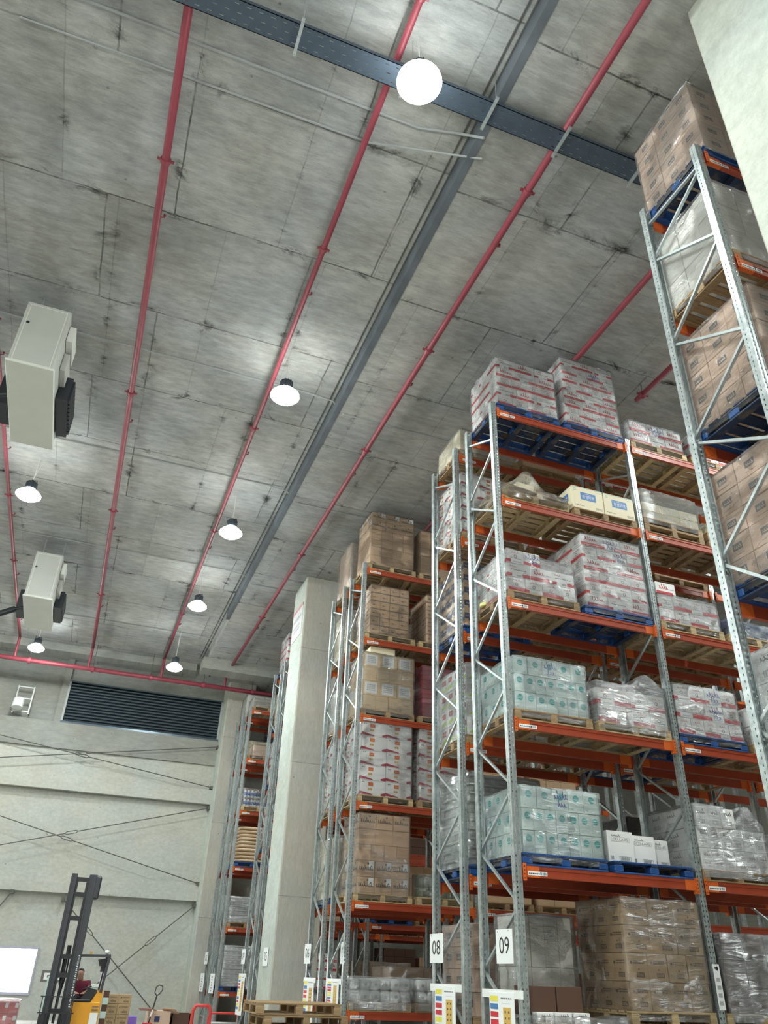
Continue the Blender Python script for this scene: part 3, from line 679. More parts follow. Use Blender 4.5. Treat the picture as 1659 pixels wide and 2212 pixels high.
# red sprinkler pipes
def pipe(pts, r, label, m=REDPIPE, collars=(), name='sprinkler_pipe', cat='pipe', hang=None):
    mb = MB(); mb.tube(pts, r, m, 14); root = link(name, mb.mesh(name, True)); tag(root, label, cat)
    if collars:
        cb = MB(); cb.tube([(0, -0.035, 0), (0, 0.035, 0)], r * 1.35, m, 14); cb.box(-r * 2.2, r * 2.2, -0.02, 0.02, -0.012, 0.012, m)
        cb.tube([(0, 0, r), (0, 0, hang or 0.3)], 0.008, ROD, 6)
        cm = cb.mesh('pipe_clamp')
        for y in collars: link('pipe_clamp', cm, root, (pts[0][0], y, pts[0][2]))
        nb = MB(); nb.tube([(r, 0, 0), (r + 0.05, 0, 0.02), (r + 0.05, 0, 0.06)], 0.014, m, 6); nb.lathe([(0.024, 0.06), (0.024, 0.075)], m, 8, (r + 0.05, 0, 0))
        nm = nb.mesh('sprinkler_head')
        for y in collars: link('sprinkler_head', nm, root, (pts[0][0], y + 1.1, pts[0][2]))
    return root
zp = CEIL - 0.22
pipe([(-3.55, HY0, zp), (-3.55, 30.9, zp)], 0.05, 'leftmost red sprinkler pipe, at the left edge of the ceiling', collars=(9, 12.9, 16.5, 19.9, 24, 28), hang=0.22)
pipe([(-0.87, HY0, zp), (-0.87, 30.9, zp)], 0.06, 'red sprinkler pipe between the white heater boxes and the near lamp', collars=(8.2, 14.2, 19.6, 25.5), hang=0.22)
pipe([(1.9, HY0, zp), (1.9, 30.9, zp)], 0.05, 'red sprinkler pipe running along the row of hanging lamps', collars=(4.6, 8.9, 14.4, 19.6, 26), hang=0.22)
zq = CEIL_LOW - 0.17
pipe([(4.45, HY0, zq), (4.45, 30.9, zq)], 0.055, 'red sprinkler pipe between the ceiling step and the rack ends', collars=(6.4, 10.2, 13.8, 19.4, 24.4), hang=0.17)
pipe([(7.2, -5, zq), (7.2, 30.9, zq)], 0.055, 'red sprinkler pipe crossing above the racks signed eight and 09', collars=(9.4, 16.1), hang=0.17)
pipe([(8.95, 4.4, zq - 0.1), (8.95, 9.8, zq - 0.1)], 0.06, 'short red pipe with a capped end above the rack signed nine', collars=(9.6,), hang=0.27)
mp_ = pipe([(-12.5, 31.0, 11.5), (12, 31.0, 11.5)], 0.085, 'thick red main pipe running across the far end below the ceiling', hang=0.3)
cb = MB(); cb.tube([(-0.05, 0, 0), (0.05, 0, 0)], 0.12, REDPIPE, 14); cb.tube([(0, 0, 0.05), (0, 0, 1.0)], 0.012, ROD, 6); cm = cb.mesh('pipe_clamp')
for x in (-6, -3.0, -0.7, 1.5, 3.6, 5.6): link('pipe_clamp', cm, mp_, (x, 31.0, 11.5))
rs = MB()
for x, zt in ((-3.55, zp), (-0.87, zp), (1.9, zp), (4.45, zq), (7.2, zq)): rs.tube([(x, 30.9, zt), (x, 31.0, 11.5)], 0.05, REDPIPE, 12)
link('riser', rs.mesh('riser'), mp_)

# conduits
CDT = mat('conduit_grey', (0.30, 0.31, 0.31), 0.5)
def conduit(y, label, bend=True):
    mb = MB()
    pts = [(-12, y, CEIL - 0.03), (2.75, y, CEIL - 0.03)]
    if bend: pts += [(3.33, y - 0.02, CEIL - 0.1), (3.6, y, CEIL_LOW - 0.02), (20, y, CEIL_LOW - 0.02)]
    mb.tube(pts, 0.016, CDT, 8); o = link('cable_conduit', mb.mesh('cable_conduit')); tag(o, label, 'conduit')
conduit(12.92, 'thin grey ceiling conduit passing beside the second lamp')
conduit(16.93, 'thin grey ceiling conduit passing just beyond the left heater box')
conduit(22.3, 'thin grey ceiling conduit passing over the smaller heater box')
conduit(28.3, 'thin grey ceiling conduit beyond the smaller heater box')
mb = MB()
for dx in (0, 0.1): mb.tube([(3.27 + dx, 3.0, CEIL - 0.02), (3.27 + dx, 30.8, CEIL - 0.02)], 0.014, ROD, 6)
o = link('cable_bundle', mb.mesh('cable_bundle')); tag(o, 'dark cables running along the concrete step in the ceiling', 'cable')
mb = MB()
mb.tube([(-3, 6.35, CEIL - 0.04), (2.6, 6.35, CEIL - 0.04), (3.2, 6.2, CEIL - 0.05), (3.45, 5.9, CEIL_LOW - 0.1)], 0.02, CDT, 8)
mb.tube([(-3, 6.9, CEIL - 0.04), (2.0, 6.85, CEIL - 0.04), (3.6, 6.25, CEIL_LOW - 0.03)], 0.016, CDT, 8)
o = link('cable_conduit', mb.mesh('cable_conduit')); tag(o, 'pair of pale bent conduits on the ceiling behind the cable tray', 'conduit')

# perforated cable tray on hangers
TRAY = mat('tray_steel', (0.07, 0.095, 0.13), 0.45, 0.5, var=0.1)
tz = 11.95; ty0, ty1 = 5.3, 5.62
root = empty('cable_tray', (0, 5.45, tz)); tag(root, 'long dark perforated cable tray crossing the ceiling beside the brightest lamp', 'cable tray')
mb = MB(); px = -8.0
mb.box(-8, 12, ty0 - 5.45, ty0 - 5.44, 0, 0.07, TRAY); mb.box(-8, 12, ty1 - 5.46, ty1 - 5.45, 0, 0.07, TRAY)
# tray floor built from strips so that the slots are open
ys = [ty0 - 5.45, ty0 - 5.45 + 0.05, ty0 - 5.45 + 0.062, ty0 - 5.45 + 0.155, ty0 - 5.45 + 0.167, ty0 - 5.45 + 0.258, ty0 - 5.45 + 0.27, ty1 - 5.45]
for k in (0, 2, 4, 6): mb.box(-8, 12, ys[k], ys[k + 1], 0, 0.004, TRAY)
for k in (1, 3, 5):
    x = -8 + (0.05 if k == 3 else 0)
    while x < 12: mb.box(x, x + 0.10, ys[k], ys[k + 1], 0, 0.004, TRAY); x += 0.155
link('tray_channel', mb.mesh('tray_channel'), root)
for x in (-5.2, -2.2, 0.55, 2.05, 3.3, 4.45, 5.75, 7.4):
    mb = MB(); mb.box(x - 0.02, x + 0.02, -0.25, 0.25, -0.035, 0.0, GALV); mb.tube([(x, -0.2, -0.06), (x, -0.2, CEIL - tz)], 0.006, GALV, 6); mb.tube([(x, 0.22, -0.06), (x, 0.22, CEIL - tz if x < 3.5 else CEIL_LOW - tz)], 0.006, GALV, 6)
    link('hanger', mb.mesh('hanger'), root)

# ------------------------------------------------------------------ lamps
LEM = mat('lamp_glass', (1, 1, 1), 0.5, emit=LAMP_COL, estr=LAMP_POWER)
SEM = mat('lamp_shade_glow', (0.9, 0.9, 0.9), 0.5, emit=LAMP_COL, estr=SHADE_POWER)
def make_lamp():
    root = empty('high_bay_lamp', (0, 0, 0))
    s = MB(); s.lathe([(0.29, 0.0), (0.285, 0.03), (0.22, 0.10), (0.13, 0.17), (0.11, 0.175)], SEM, 28); link('lamp_shade', s.mesh('lamp_shade', True), root)
    g = MB(); g.lathe([(0.02, -0.11), (0.12, -0.10), (0.2, -0.07), (0.25, -0.035), (0.275, -0.004)], LEM, 28); link('lamp_lens', g.mesh('lamp_lens'), root)
    h = MB(); h.lathe([(0.105, 0.176), (0.125, 0.19), (0.125, 0.36), (0.105, 0.38)], BLACK, 20)
    for k in range(12):
        t = 2 * math.pi * k / 12; h.bar((0.125 * math.cos(t), 0.125 * math.sin(t), 0.19), (0.125 * math.cos(t), 0.125 * math.sin(t), 0.36), 0.03, 0.012, BLACK)
    link('lamp_housing', h.mesh('lamp_housing'), root)
    k_ = MB(); k_.tube([(0, 0, 0.36), (0, 0, 0.44)], 0.03, BLACK, 8); k_.tube([(0.0, 0, 0.42), (0.09, 0, 0.45), (0.10, 0, 0.40)], 0.012, BLACK, 6); link('hook', k_.mesh('hook'), root)
    return root
lamp0 = make_lamp(); first = True
LAMPS = [(2.1, 5.12, 11.36, 'nearest and brightest hanging lamp, beside the dark cable tray'),
         (2.1, 12.0, 11.5, 'second bright hanging lamp, left of the concrete ceiling step'),
         (2.1, 17.35, 11.12, 'hanging lamp with black housing, third in the central row'),
         (2.1, 22.9, 11.36, 'small glaring lamp, fourth in the central row'),
         (2.1, 27.75, 10.93, 'farthest hanging lamp of the central row, above the roller shutter'),
         (-2.75, 17.7, 11.23, 'hanging lamp at left below the nearer white heater box'),
         (-2.75, 29.5, 11.48, 'hanging lamp at left below the farther white heater box')]
for (x, y, z, lb) in LAMPS:
    o = lamp0 if first else copy_tree(lamp0); first = False
    o.location = (x, y, z); tag(o, lb, 'lamp', 'high bay lamps under the ceiling')
    c = MB(); top = CEIL - z
    c.tube([(0, 0, 0.42), (0.0, 0.25 * 0, 0.5), (0.06, 0.35, top)] if z < 11.3 else [(0, 0, 0.42), (0.0, 0.05, top)], 0.008, WHITE, 6)
    link('suspension_cable', c.mesh('suspension_cable'), o)
# unseen lamps continue the hall's rows, more added to brighten the rack fronts
UNSEEN = [(2.1, -1.0), (2.1, -7), (-2.75, 4.6), (-2.75, -1), (-8, 17), (-8, 5), (-8, 11), (-8, 23), (-8, 28), (-8, -5), (10.4, 7.0), (7.2, 0.2), (4.6, -2.5), (5.4, -8), (-2.75, -7), (12.6, 7.4), (15, 7), (10.6, 1.5), (13, 14), (13, 20.6), (13, 27.3), (16, 7.2), (19, 14)]
for i, (x, y) in enumerate(UNSEEN):
    o = copy_tree(lamp0); o.location = (x, y, 11.9 if x > 5 else 11.3)
    for ch in list(o.children):
        if ch.name.startswith('suspension'): bpy.data.objects.remove(ch)
    if x > 5:
        o.scale = (0.8, 0.8, 0.5)
    tag(o, ['near', 'second', 'third', 'fourth', 'fifth', 'sixth', 'seventh', 'eighth', 'ninth', 'tenth', 'eleventh', 'twelfth', 'thirteenth', 'fourteenth', 'fifteenth', 'sixteenth', 'seventeenth', 'eighteenth', 'nineteenth', 'twentieth', 'last but two', 'last but one', 'last', 'extra'][i] + ' unseen high bay lamp added outside the view for fill light', 'lamp', 'unseen high bay lamps added for fill light')
    c = MB(); c.tube([(0, 0, 0.42), (0, 0, (CEIL - 11.3) if x <= 5 else 0.55)], 0.008, WHITE, 6); link('suspension_cable', c.mesh('suspension_cable'), o)

# ------------------------------------------------------------------ heater boxes under the ceiling
HW = mat('heater_enamel', (0.66, 0.67, 0.62), 0.45, var=0.04, vscale=2); HG = mat('heater_shaded_panel', (0.45, 0.455, 0.42), 0.5, var=0.04, vscale=2)  # housing is a darker copy of the enamel, shade put into the colour
def heater(x0, y0, label, tube_to):
    zb, zt = 10.42, 11.85; x1, y1 = x0 + 0.74, y0 + 2.5
    root = empty('air_heater', (x0, y0, zb)); tag(root, label, 'air heater')
    mb = MB(); mb.bbox(0, 0.74, 0, 2.5, 0.04, zt - zb, HG, 0.015)
    fr_ = Face(mb, (0.02, 0, 0.06), (0.7, 0, 0), (0, 0, 1.34), (0, -1, 0)); fr_.frame(0.05, 0.0, 0.95, 0.98, HW, 0.012); fr_.circ(0.12, 0.66, 0.03, BLACK); fr_.words(0.45, 0.1, 0.65, 0.12, P_LGREY, 1, 2)
    mb.tube([(0.1, 0.6, zt - zb), (0.1, 0.6, CEIL - zb)], 0.015, GALV, 6); mb.tube([(0.64, 0.6, zt - zb), (0.64, 0.6, CEIL - zb)], 0.015, GALV, 6)
    mb.tube([(0.1, 2.0, zt - zb), (0.1, 2.0, CEIL - zb)], 0.015, GALV, 6); mb.tube([(0.64, 2.0, zt - zb), (0.64, 2.0, CEIL - zb)], 0.015, GALV, 6)
    link('housing', mb.mesh('housing'), root)
    mb = MB(); mb.bbox(-0.03, 0.77, -0.03, 2.53, 0, 0.05, HW, 0.012); link('bottom_cover', mb.mesh('bottom_cover'), root)
    mb = MB(); mb.box(0.75, 0.86, 0.25, 0.95, 0.95, 1.3, HW); mb.box(0.75, 0.84, 0.55, 1.5, 0.5, 0.9, HG); link('side_box', mb.mesh('side_box'), root)
    mb = MB()
    for i in range(9):
        mb.box(0.76, 1.0, 1.1 + i * 0.13, 1.19 + i * 0.13, 0.25, 0.72, BLACK)
    mb.box(0.76, 0.96, 1.05, 2.3, 0.22, 0.75, BLACK); link('louvre', mb.mesh('louvre'), root)
    mb = MB(); mb.tube([(-0.25, 1.1, -0.0), tuple(Vector(tube_to) - Vector((x0, y0, zb)))], 0.085, BLACK, 14); mb.tube([(0.0, 1.1, 0.1), (-0.25, 1.1, 0.0)], 0.05, BLACK, 10)
    mb.box(-0.3, -0.02, 1.5, 2.2, 0.15, 0.8, BLACK)
    link('exhaust_tube', mb.mesh('exhaust_tube'), root)
heater(-2.79, 11.63, 'large white box heater hanging nearest, at the left edge', (-4.6, 12.4, 10.0))
heater(-2.74, 22.0, 'smaller white box heater hanging farther back at left', (-4.4, 22.9, 9.5))

# ladder and siren high on the far wall at left
mb = MB(); LM = mat('ladder_metal', (0.42, 0.43, 0.42), 0.5, 0.3)
for x in (-3.3, -2.72): mb.bar((x, WALLY - 0.25, 10.0), (x, WALLY - 0.25, 11.1), 0.05, 0.05, LM)
for z in (10.1, 10.6, 11.05): mb.bar((-3.3, WALLY - 0.25, z), (-2.72, WALLY - 0.25, z), 0.04, 0.05, LM)
mb.bar((-3.3, WALLY - 0.25, 10.1), (-3.3, WALLY + 0.3, 10.1), 0.04, 0.04, LM); mb.bar((-2.72, WALLY - 0.25, 10.1), (-2.72, WALLY + 0.3, 10.1), 0.04, 0.04, LM)
o = link('wall_ladder', mb.mesh('wall_ladder')); tag(o, 'short pale metal ladder frame on the ledge at the far left', 'ladder')
mb = MB(); mb.tube([(-3.15, WALLY - 0.5, 10.15), (-3.15, WALLY - 0.42, 10.5)], 0.2, WHITE, 20); mb.bar((-3.15, WALLY - 0.4, 10.3), (-3.15, WALLY - 0.2, 10.3), 0.05, 0.05, LM)
o = link('wall_siren', mb.mesh('wall_siren')); tag(o, 'white drum shaped fixture on the ladder at the far left', 'siren')

# ------------------------------------------------------------------ racks
LV = [10.01, 8.19, 6.38, 4.55, 2.69, 0.87]
BAY = 2.8; RH = 10.33
LEVEL_WORD = ['top level', 'second level down', 'third level down', 'fourth level down', 'fifth level down', 'lowest level']
pm = MB(); t = 0.004
pm.box(-0.05, 0.05, 0, t, 0, RH, PERF); pm.box(-0.05, -0.05 + t, t, 0.085, 0, RH, PERF); pm.box(0.05 - t, 0.05, t, 0.085, 0, RH, PERF)
pm.box(-0.012, 0.012, -0.006, 0, 0, RH, GALV)
pm.box(-0.05, -0.03, 0.085 - t, 0.085, 0, RH, PERF); pm.box(0.03, 0.05, 0.085 - t, 0.085, 0, RH, PERF)
pm.box(-0.08, 0.08, -0.03, 0.11, 0, 0.01, GALV)
POST = pm.mesh('upright_post')
def beam_meshes(L):
    mb = MB(); z0 = 0.045
    mb.box(0, L, 0, 0.045, z0, z0 + 0.045, ORANGE); mb.box(0, L, 0.008, 0.045, z0 + 0.045, z0 + 0.09, ORANGE); mb.box(0, L, 0, 0.045, z0 + 0.09, z0 + 0.13, ORANGE)
    cn = MB(); cn.box(0, 0.05, -0.028, -0.022, 0, 0.2, ORANGE_B); cn.box(0.046, 0.052, -0.028, 0.045, 0, 0.2, ORANGE_B)
    for k in range(4): cn.box(0.015, 0.028, -0.0295, -0.028, 0.02 + k * 0.045, 0.035 + k * 0.045, BLACKP)
    cn.box(0.052, 0.25, -0.001, 0.046, 0.044, 0.176, ORANGE_B)  # beam end made brighter, lamp light put into its colour
    cr = MB(); cr.box(-0.05, 0, -0.028, -0.022, 0, 0.2, ORANGE_B); cr.box(-0.052, -0.046, -0.028, 0.045, 0, 0.2, ORANGE_B)
    for k in range(4): cr.box(-0.028, -0.015, -0.0295, -0.028, 0.02 + k * 0.045, 0.035 + k * 0.045, BLACKP)
    cr.box(-0.2, -0.052, -0.001, 0.046, 0.044, 0.176, ORANGE_B)
    lb = MB(); lb.box(0.08, 0.36, -0.004, -0.001, 0.065, 0.115, PAPER)
    F = Face(lb, (0.08, -0.0035, 0.065), (0.28, 0, 0), (0, 0, 0.05), (0, -1, 0)); F.words(0.05, 0.3, 0.6, 0.75, BLACKP, 1, 12); F.rect(0.64, 0.2, 0.7, 0.8, BLACKP); F.code(0.75, 0.2, 0.95, 0.8, BLACKP, 6)
    return mb.mesh('beam'), cn.mesh('beam_connector'), cr.mesh('beam_connector'), lb.mesh('location_label')
BM, CNL, CNR, LBL = beam_meshes(BAY - 0.10)
def brace_mesh(p, q, cross=0.035):
    mb = MB(); mb.bar(p, q, 0.03, cross, GALV, up=(1, 0, 0)); return mb.mesh('brace')
def rack(num, yn, yf, bays, label, ztop_only=None, style='z'):
    root = empty('pallet_rack', (X0, yn, 0)); tag(root, label, 'pallet rack', 'pallet racks')
    D = yf - yn
    br = []
    if style == 'n':     # horizontals and one diagonal per panel
        zz = [10.1, 9.0, 7.6, 6.2, 4.85]
        hz = [10.12, 8.95, 7.55, 6.2, 4.8]
        br.append(brace_mesh((0, 0.05, 10.0), (0, D - 0.05, 10.02)))
        for k in range(3): br.append(brace_mesh((0, 0.05, [9.95, 8.75, 7.3][k]), (0, D - 0.05, [9.42, 8.0, 6.6][k])))
        for k in range(3): br.append(brace_mesh((0, 0.05, [8.8, 7.35, 5.97][k]), (0, D - 0.05, [9.36, 7.94, 6.54][k])))
        z = 5.9; s = 0
        while z > 0.8:
            br.append(brace_mesh((0, 0.05, z) if s == 0 else (0, D - 0.05, z), (0, D - 0.05, z - 0.75) if s == 0 else (0, 0.05, z - 0.75))); z -= 0.8; s = 1 - s
    else:
        br.append(brace_mesh((0, 0.05, 9.55), (0, D - 0.05, 10.0))); br.append(brace_mesh((0, 0.05, 8.1), (0, D - 0.05, 8.66)))
        br.append(brace_mesh((0, 0.05, 9.4), (0, D - 0.05, 8.78)))
        z = 8.0; s = 0
        while z > 0.9:
            br.append(brace_mesh((0, 0.05, z) if s == 0 else (0, D - 0.05, z), (0, D - 0.05, z - 0.66) if s == 0 else (0, 0.05, z - 0.66))); z -= 0.70; s = 1 - s
        br.append(brace_mesh((0, 0.05, 0.3), (0, D - 0.05, 0.3)))
    for b in range(bays + 1):
        x = BAY * b
        link('upright_post', POST, root, (x, 0, 0)); link('upright_post', POST, root, (x, D, 0), math.pi)
        if b < 4:
            for m_ in br: link('brace', m_, root, (x, 0, 0))
    for b in range(bays):
        for z in LV:
            for side in (0, 1):
                B = link('beam', BM, root, (BAY * b + 0.05, -0.0 if side == 0 else D, z), 0.0)
                if side: B.rotation_euler = (0, 0, math.pi); B.location = (BAY * (b + 1) - 0.05, D, z)
                link('beam_connector', CNL, B); link('beam_connector', CNR, B, (BAY - 0.10, 0, 0))
                if b < 2: link('location_label', LBL, B)
    return root
ROWS = {10: (4.02, 5.08), 9: (9.28, 10.32), 8: (10.79, 11.84), 7: (15.97, 17.02), 6: (17.5, 18.55), 5: (22.68, 23.72), 4: (24.1, 25.15), 3: (29.0, 30.04), 2: (30.5, 31.54)}
rack(10, *ROWS[10], 1, 'nearest orange and steel rack at the right edge, beside the column', style='n')
rack(9, *ROWS[9], 3, 'orange and galvanised pallet rack signed nine with its long side in view')
rack(8, *ROWS[8], 3, 'orange and galvanised pallet rack signed eight, directly behind rack nine')
rack(7, *ROWS[7], 4, 'pallet rack signed seven, whose brown carton loads face the camera')
rack(6, *ROWS[6], 4, 'pallet rack signed six, just right of the big concrete column')
rack(5, *ROWS[5], 4, 'pallet rack hidden for the most part behind the big concrete column')
rack(4, *ROWS[4], 4, 'pallet rack signed four, just left of the big concrete column')
rack(3, *ROWS[3], 4, 'far pallet rack holding paper sacks and bottles, before rack two')
rack(2, *ROWS[2], 4, 'farthest pallet rack signed two beside the wall column')

ROWNAME = {10: 'the nearest rack', 9: 'rack nine', 8: 'rack eight', 7: 'rack seven', 6: 'rack six', 5: 'rack behind the column', 4: 'rack four', 3: 'far paper sack rack', 2: 'rack two'}
SLOTW = ['first slot', 'second slot', 'third slot', 'fourth slot', 'fifth slot', 'sixth slot']
LEVS = ['top of', 'second level', 'third level', 'fourth level', 'fifth level', 'lowest level']
SLOTS = ['', ' slot two', ' slot three', ' slot four', ' slot five', ' slot six']
def place(row, lv, slot):
    return f"{LEVEL_WORD[lv]}, {SLOTW[slot]} of {ROWNAME[row]}"
def slot_x(slot):
    return X0 + BAY * (slot // 2) + (0.07 if slot % 2 == 0 else 1.44)
PCOL = {'wood': 'wooden', 'pale': 'pale wooden', 'blue': 'blue'}
def load(row, lv, slot, pk, kind=None, layers=None, W=1.2, dx=0.03, D=1.02, wrap=FILM, yo=0.0, double=False, top=0.03, amp=0.012, pw=True, wrap_h=None, slope=0, jit=0.004, topfn=None, xo=0.0):
    yn, yf = ROWS[row]; x = slot_x(slot) + xo; z = LV[lv] + 0.176; yc = (yn + yf) / 2 + yo
    pl = place(row, lv, slot)
    pallet(pk, x + PW / 2, yc, z, f"{PCOL[pk]} pallet on the {pl}"); z += PH
    if double: pallet(pk, x + PW / 2, yc, z, f"upper {PCOL[pk]} pallet of two, {pl}"); z += PH
    zt = z; y0 = yc - D / 2
    if kind:
        nm = KINDS[kind][2]
        zt = stack(kind, x + dx, y0, z + 0.002, W, D, layers, f"{nm}, {pl}", f"{nm}s, {pl}", jit, pl=f"{LEVS[lv]} {ROWNAME[row].replace('the ', '')}{SLOTS[slot]}")
    if wrap:
        film(x + dx, x + dx + W, y0, y0 + D, z - 0.10, (wrap_h + z) if wrap_h else zt, f"clear stretch film, {pl}", wrap, seed=row * 7 + lv * 3.3 + slot, amp=amp, top=top, slope=slope, topfn=(lambda a, b: z + topfn(a, b)) if topfn else None)
    return (x + dx, y0, z, zt)

def lay(n, h, nf, nl, **k): return [(h, nf, nl)] * n
# --- row 09
load(9, 0, 0, 'blue', 'rw', [(0.218, 4, 2), (0.218, 3, 2), (0.218, 4, 2), (0.218, 3, 2), (0.218, 3, 2)], W=1.22)
load(9, 0, 1, 'blue', 'rw', [(0.2, 3, 2), (0.2, 4, 2), (0.2, 3, 2), (0.2, 3, 2), (0.2, 4, 2), (0.2, 3, 2), (0.2, 4, 2, 1.0, None, 0, 2), (0.2, 3, 2)], W=1.17, dx=0.07)
load(9, 0, 2, 'pale', 'rw', [(0.25, 3, 2), (0.25, 3, 2, 1.0, None, 0, 1)], wrap=FILM)
load(9, 0, 3, 'wood', 'rw', [(0.25, 3, 1), (0.25, 3, 1)])
load(9, 0, 4, 'wood', 'rw', [(0.25, 3, 1), (0.25, 3, 1)]); load(9, 0, 5, 'wood', 'rw', [(0.25, 3, 1), (0.25, 3, 1)])
# second level: broken pallet with film, Korean cartons
pallet('pale', slot_x(0) + PW / 2, 9.8, LV[1] + 0.176, 'pale wooden pallet under film, second level down, first slot of rack nine')
pallet('pale', slot_x(0) + PW / 2 + 0.06, 9.86, LV[1] + 0.176 + PH, 'tilted upper pallet under loose film, second level of rack nine', rz=0.12, rx=0.04)
carton('beige', slot_x(0) + 0.55, 9.66, LV[1] + 0.53, 0.34, 0.4, 0.16, 0, 'small beige carton on the tilted film covered pallet, rack nine', None, 0.1)
film(slot_x(0) + 0.02, slot_x(0) + 1.24, 9.28, 10.3, LV[1] + 0.22, LV[1] + 0.62, 'loose crumpled film over the tilted pallet, second level of rack nine', FILM, 91, 0.05, 0.08, topfn=lambda a, b: LV[1] + 0.42 + 0.34 * math.exp(-((a - 0.38) / 0.2) ** 2))
pallet('wood', slot_x(1) + PW / 2, 9.8, LV[1] + 0.176, 'wooden pallet under the two beige Korean cartons, rack nine')
zz = LV[1] + 0.176 + PH
for k in range(2):
    carton('korean', slot_x(1) + 0.31 + k * 0.635, 9.55, zz, 0.62, 0.55, 0.45, 0, ['left', 'right'][k] + ' beige carton with blue Korean label on rack nine', 'beige Korean cartons on rack nine')
for k in range(3): carton('beige', slot_x(1) + 0.75 + 0.03 * k, 10.1, zz + 0.0 + 0.16 * k, 0.5, 0.4, 0.16, 0, 'plain beige flat carton stacked behind the Korean cartons, rack nine', 'flat beige cartons behind the Korean cartons')
load(9, 1, 2, 'wood', 'h', [(0.17, 3, 2), (0.17, 3, 2)], W=1.2, double=True, wrap_h=0.6, amp=0.03, wrap=FILM_T)
load(9, 1, 3, 'wood', 'h', [(0.17, 3, 1)], double=True); load(9, 1, 4, 'wood', 'h', [(0.17, 3, 1)]); load(9, 1, 5, 'wood', 'h', [(0.17, 3, 1)])
load(9, 2, 0, 'wood', 'rw', [(0.24, 4, 2), (0.24, 3, 2), (0.24, 4, 2, 0.6, None, 1, 1)], W=1.2, wrap=FILM, slope=0.12)
load(9, 2, 1, 'blue', 'rw', [(0.22, 3, 2), (0.22, 4, 2), (0.22, 4, 2), (0.22, 3, 2), (0.22, 4, 2, 1.0, None, 1, 2), (0.22, 3, 2, 1.0, None, 0, 1)], W=1.17, dx=0.07)
load(9, 2, 2, 'pale', 'rw', [(0.24, 4, 2), (0.24, 4, 2), (0.24, 3, 2, 0.34)], wrap_h=0.5)
BAGS = KINDS['bags'] = (mat('blue_bag', (0.12, 0.17, 0.30), 0.35, rnd=0.2, var=0.5, vscale=25), None, 'blue and silver printed bag')
load(9, 2, 3, 'pale', 'bags', [(0.13, 3, 2), (0.13, 3, 2)], wrap_h=0.28); load(9, 2, 4, 'wood', 'rw', [(0.24, 3, 1)]); load(9, 2, 5, 'wood', 'rw', [(0.24, 3, 1)])
load(9, 3, 0, 'wood', 'teal', [(0.26, 7, 3), (0.26, 7, 3), (0.26, 5, 3, 0.9, None, 0, 2)], W=1.21, amp=0.015)
load(9, 3, 1, 'pale', 'rw', [(0.26, 4, 2), (0.26, 4, 2)], W=1.22, wrap=FILM_T, amp=0.035, topfn=lambda a, b: 0.6 + 0.22 * math.exp(-((a - 0.75) / 0.16) ** 2))
load(9, 3, 2, 'blue', 'rw', [(0.26, 5, 2), (0.26, 4, 2, 1.0, None, 1, 2), (0.26, 4, 2, 1.0, None, 1, 2)], W=1.2)
load(9, 3, 3, 'wood', 'grey', [(0.28, 4, 1), (0.28, 4, 1)]); load(9, 3, 4, 'wood', 'grey', [(0.28, 4, 1)]); load(9, 3, 5, 'wood', 'grey', [(0.28, 4, 1)])
load(9, 4, 0, 'blue', 'teal', [(0.275, 7, 3), (0.275, 7, 3), (0.275, 5, 3, 0.95, None, 0, 2)], W=1.21, amp=0.015)
pallet('blue', slot_x(1) + PW / 2, 9.8, LV[4] + 0.176, 'blue pallet under the white wine cartons, rack nine')
for k, (x, h, yy) in enumerate(((0.22, 0.40, 9.55), (0.64, 0.38, 9.62), (0.98, 0.36, 9.68))):
    carton('cellar', slot_x(1) + x, yy, LV[4] + 0.176 + PH, [0.42, 0.40, 0.26][k], 0.32, h, 0, ['left', 'middle', 'right'][k] + ' white wine carton lettered CELLARS on blue pallet', 'white wine cartons on rack nine')
load(9, 4, 2, 'wood', 'grey', [(0.28, 6, 2), (0.28, 6, 2), (0.28, 5, 2, 0.5)], wrap=FILM_T, amp=0.03, topfn=lambda a, b: 0.86 if a < 0.5 else 0.6 + 0.3 * math.exp(-((a - 0.78) / 0.14) ** 2))
load(9, 4, 3, 'wood', 'grey', [(0.28, 5, 1), (0.28, 5, 1)]); load(9, 4, 4, 'wood', 'grey', [(0.28, 4, 1)]); load(9, 4, 5, 'wood', 'grey', [(0.28, 4, 1)])
# lowest: film heap, off-white and brown cartons, tan stack
load(9, 5, 0, 'wood', None, wrap=None)
zz = LV[5] + 0.176 + PH
stack('plainw', slot_x(0) + 0.22, 9.95, zz, 0.84, 0.5, [(0.58, 4, 1), (0.58, 4, 1)], 'tall off-white carton, lowest level of rack nine', 'tall off-white cartons on the lowest level of rack nine', pl='lowest level rack nine')
film(slot_x(0) + 0.2, slot_x(0) + 1.08, 9.93, 10.46, zz, zz + 1.17, 'stretch film around the tall off-white cartons, lowest level of rack nine', FILM_T, 5, 0.02, 0.02)
for k in range(2): carton('brown', slot_x(0) + 0.27 + 0.37 * k, 9.65, zz, 0.36, 0.38, 0.38, 0, ['left', 'right'][k] + ' plain dark brown carton before the off-white cartons, rack nine', 'dark brown cartons on the lowest level of rack nine')
film(slot_x(0) + 0.0, slot_x(0) + 1.28, 9.24, 9.6, zz - 0.1, zz + 0.06, 'crumpled heap of clear film on the lowest pallet of rack nine', FILM_T, 55, 0.05, 0.07, res=0.04)
for k in range(3): carton('grey', slot_x(0) + 0.22 + 0.25 * k, 9.42, zz, 0.22, 0.16, 0.12, k % 2, ['left', 'middle', 'right'][k] + ' small white packet on the film heap, lowest level of rack nine', 'small white packets on the film heap')
load(9, 5, 1, 'pale', 'tan', [(0.31, 4, 2), (0.31, 4, 2), (0.31, 3, 2), (0.31, 3, 2)], W=1.22, double=True, wrap=FILM)
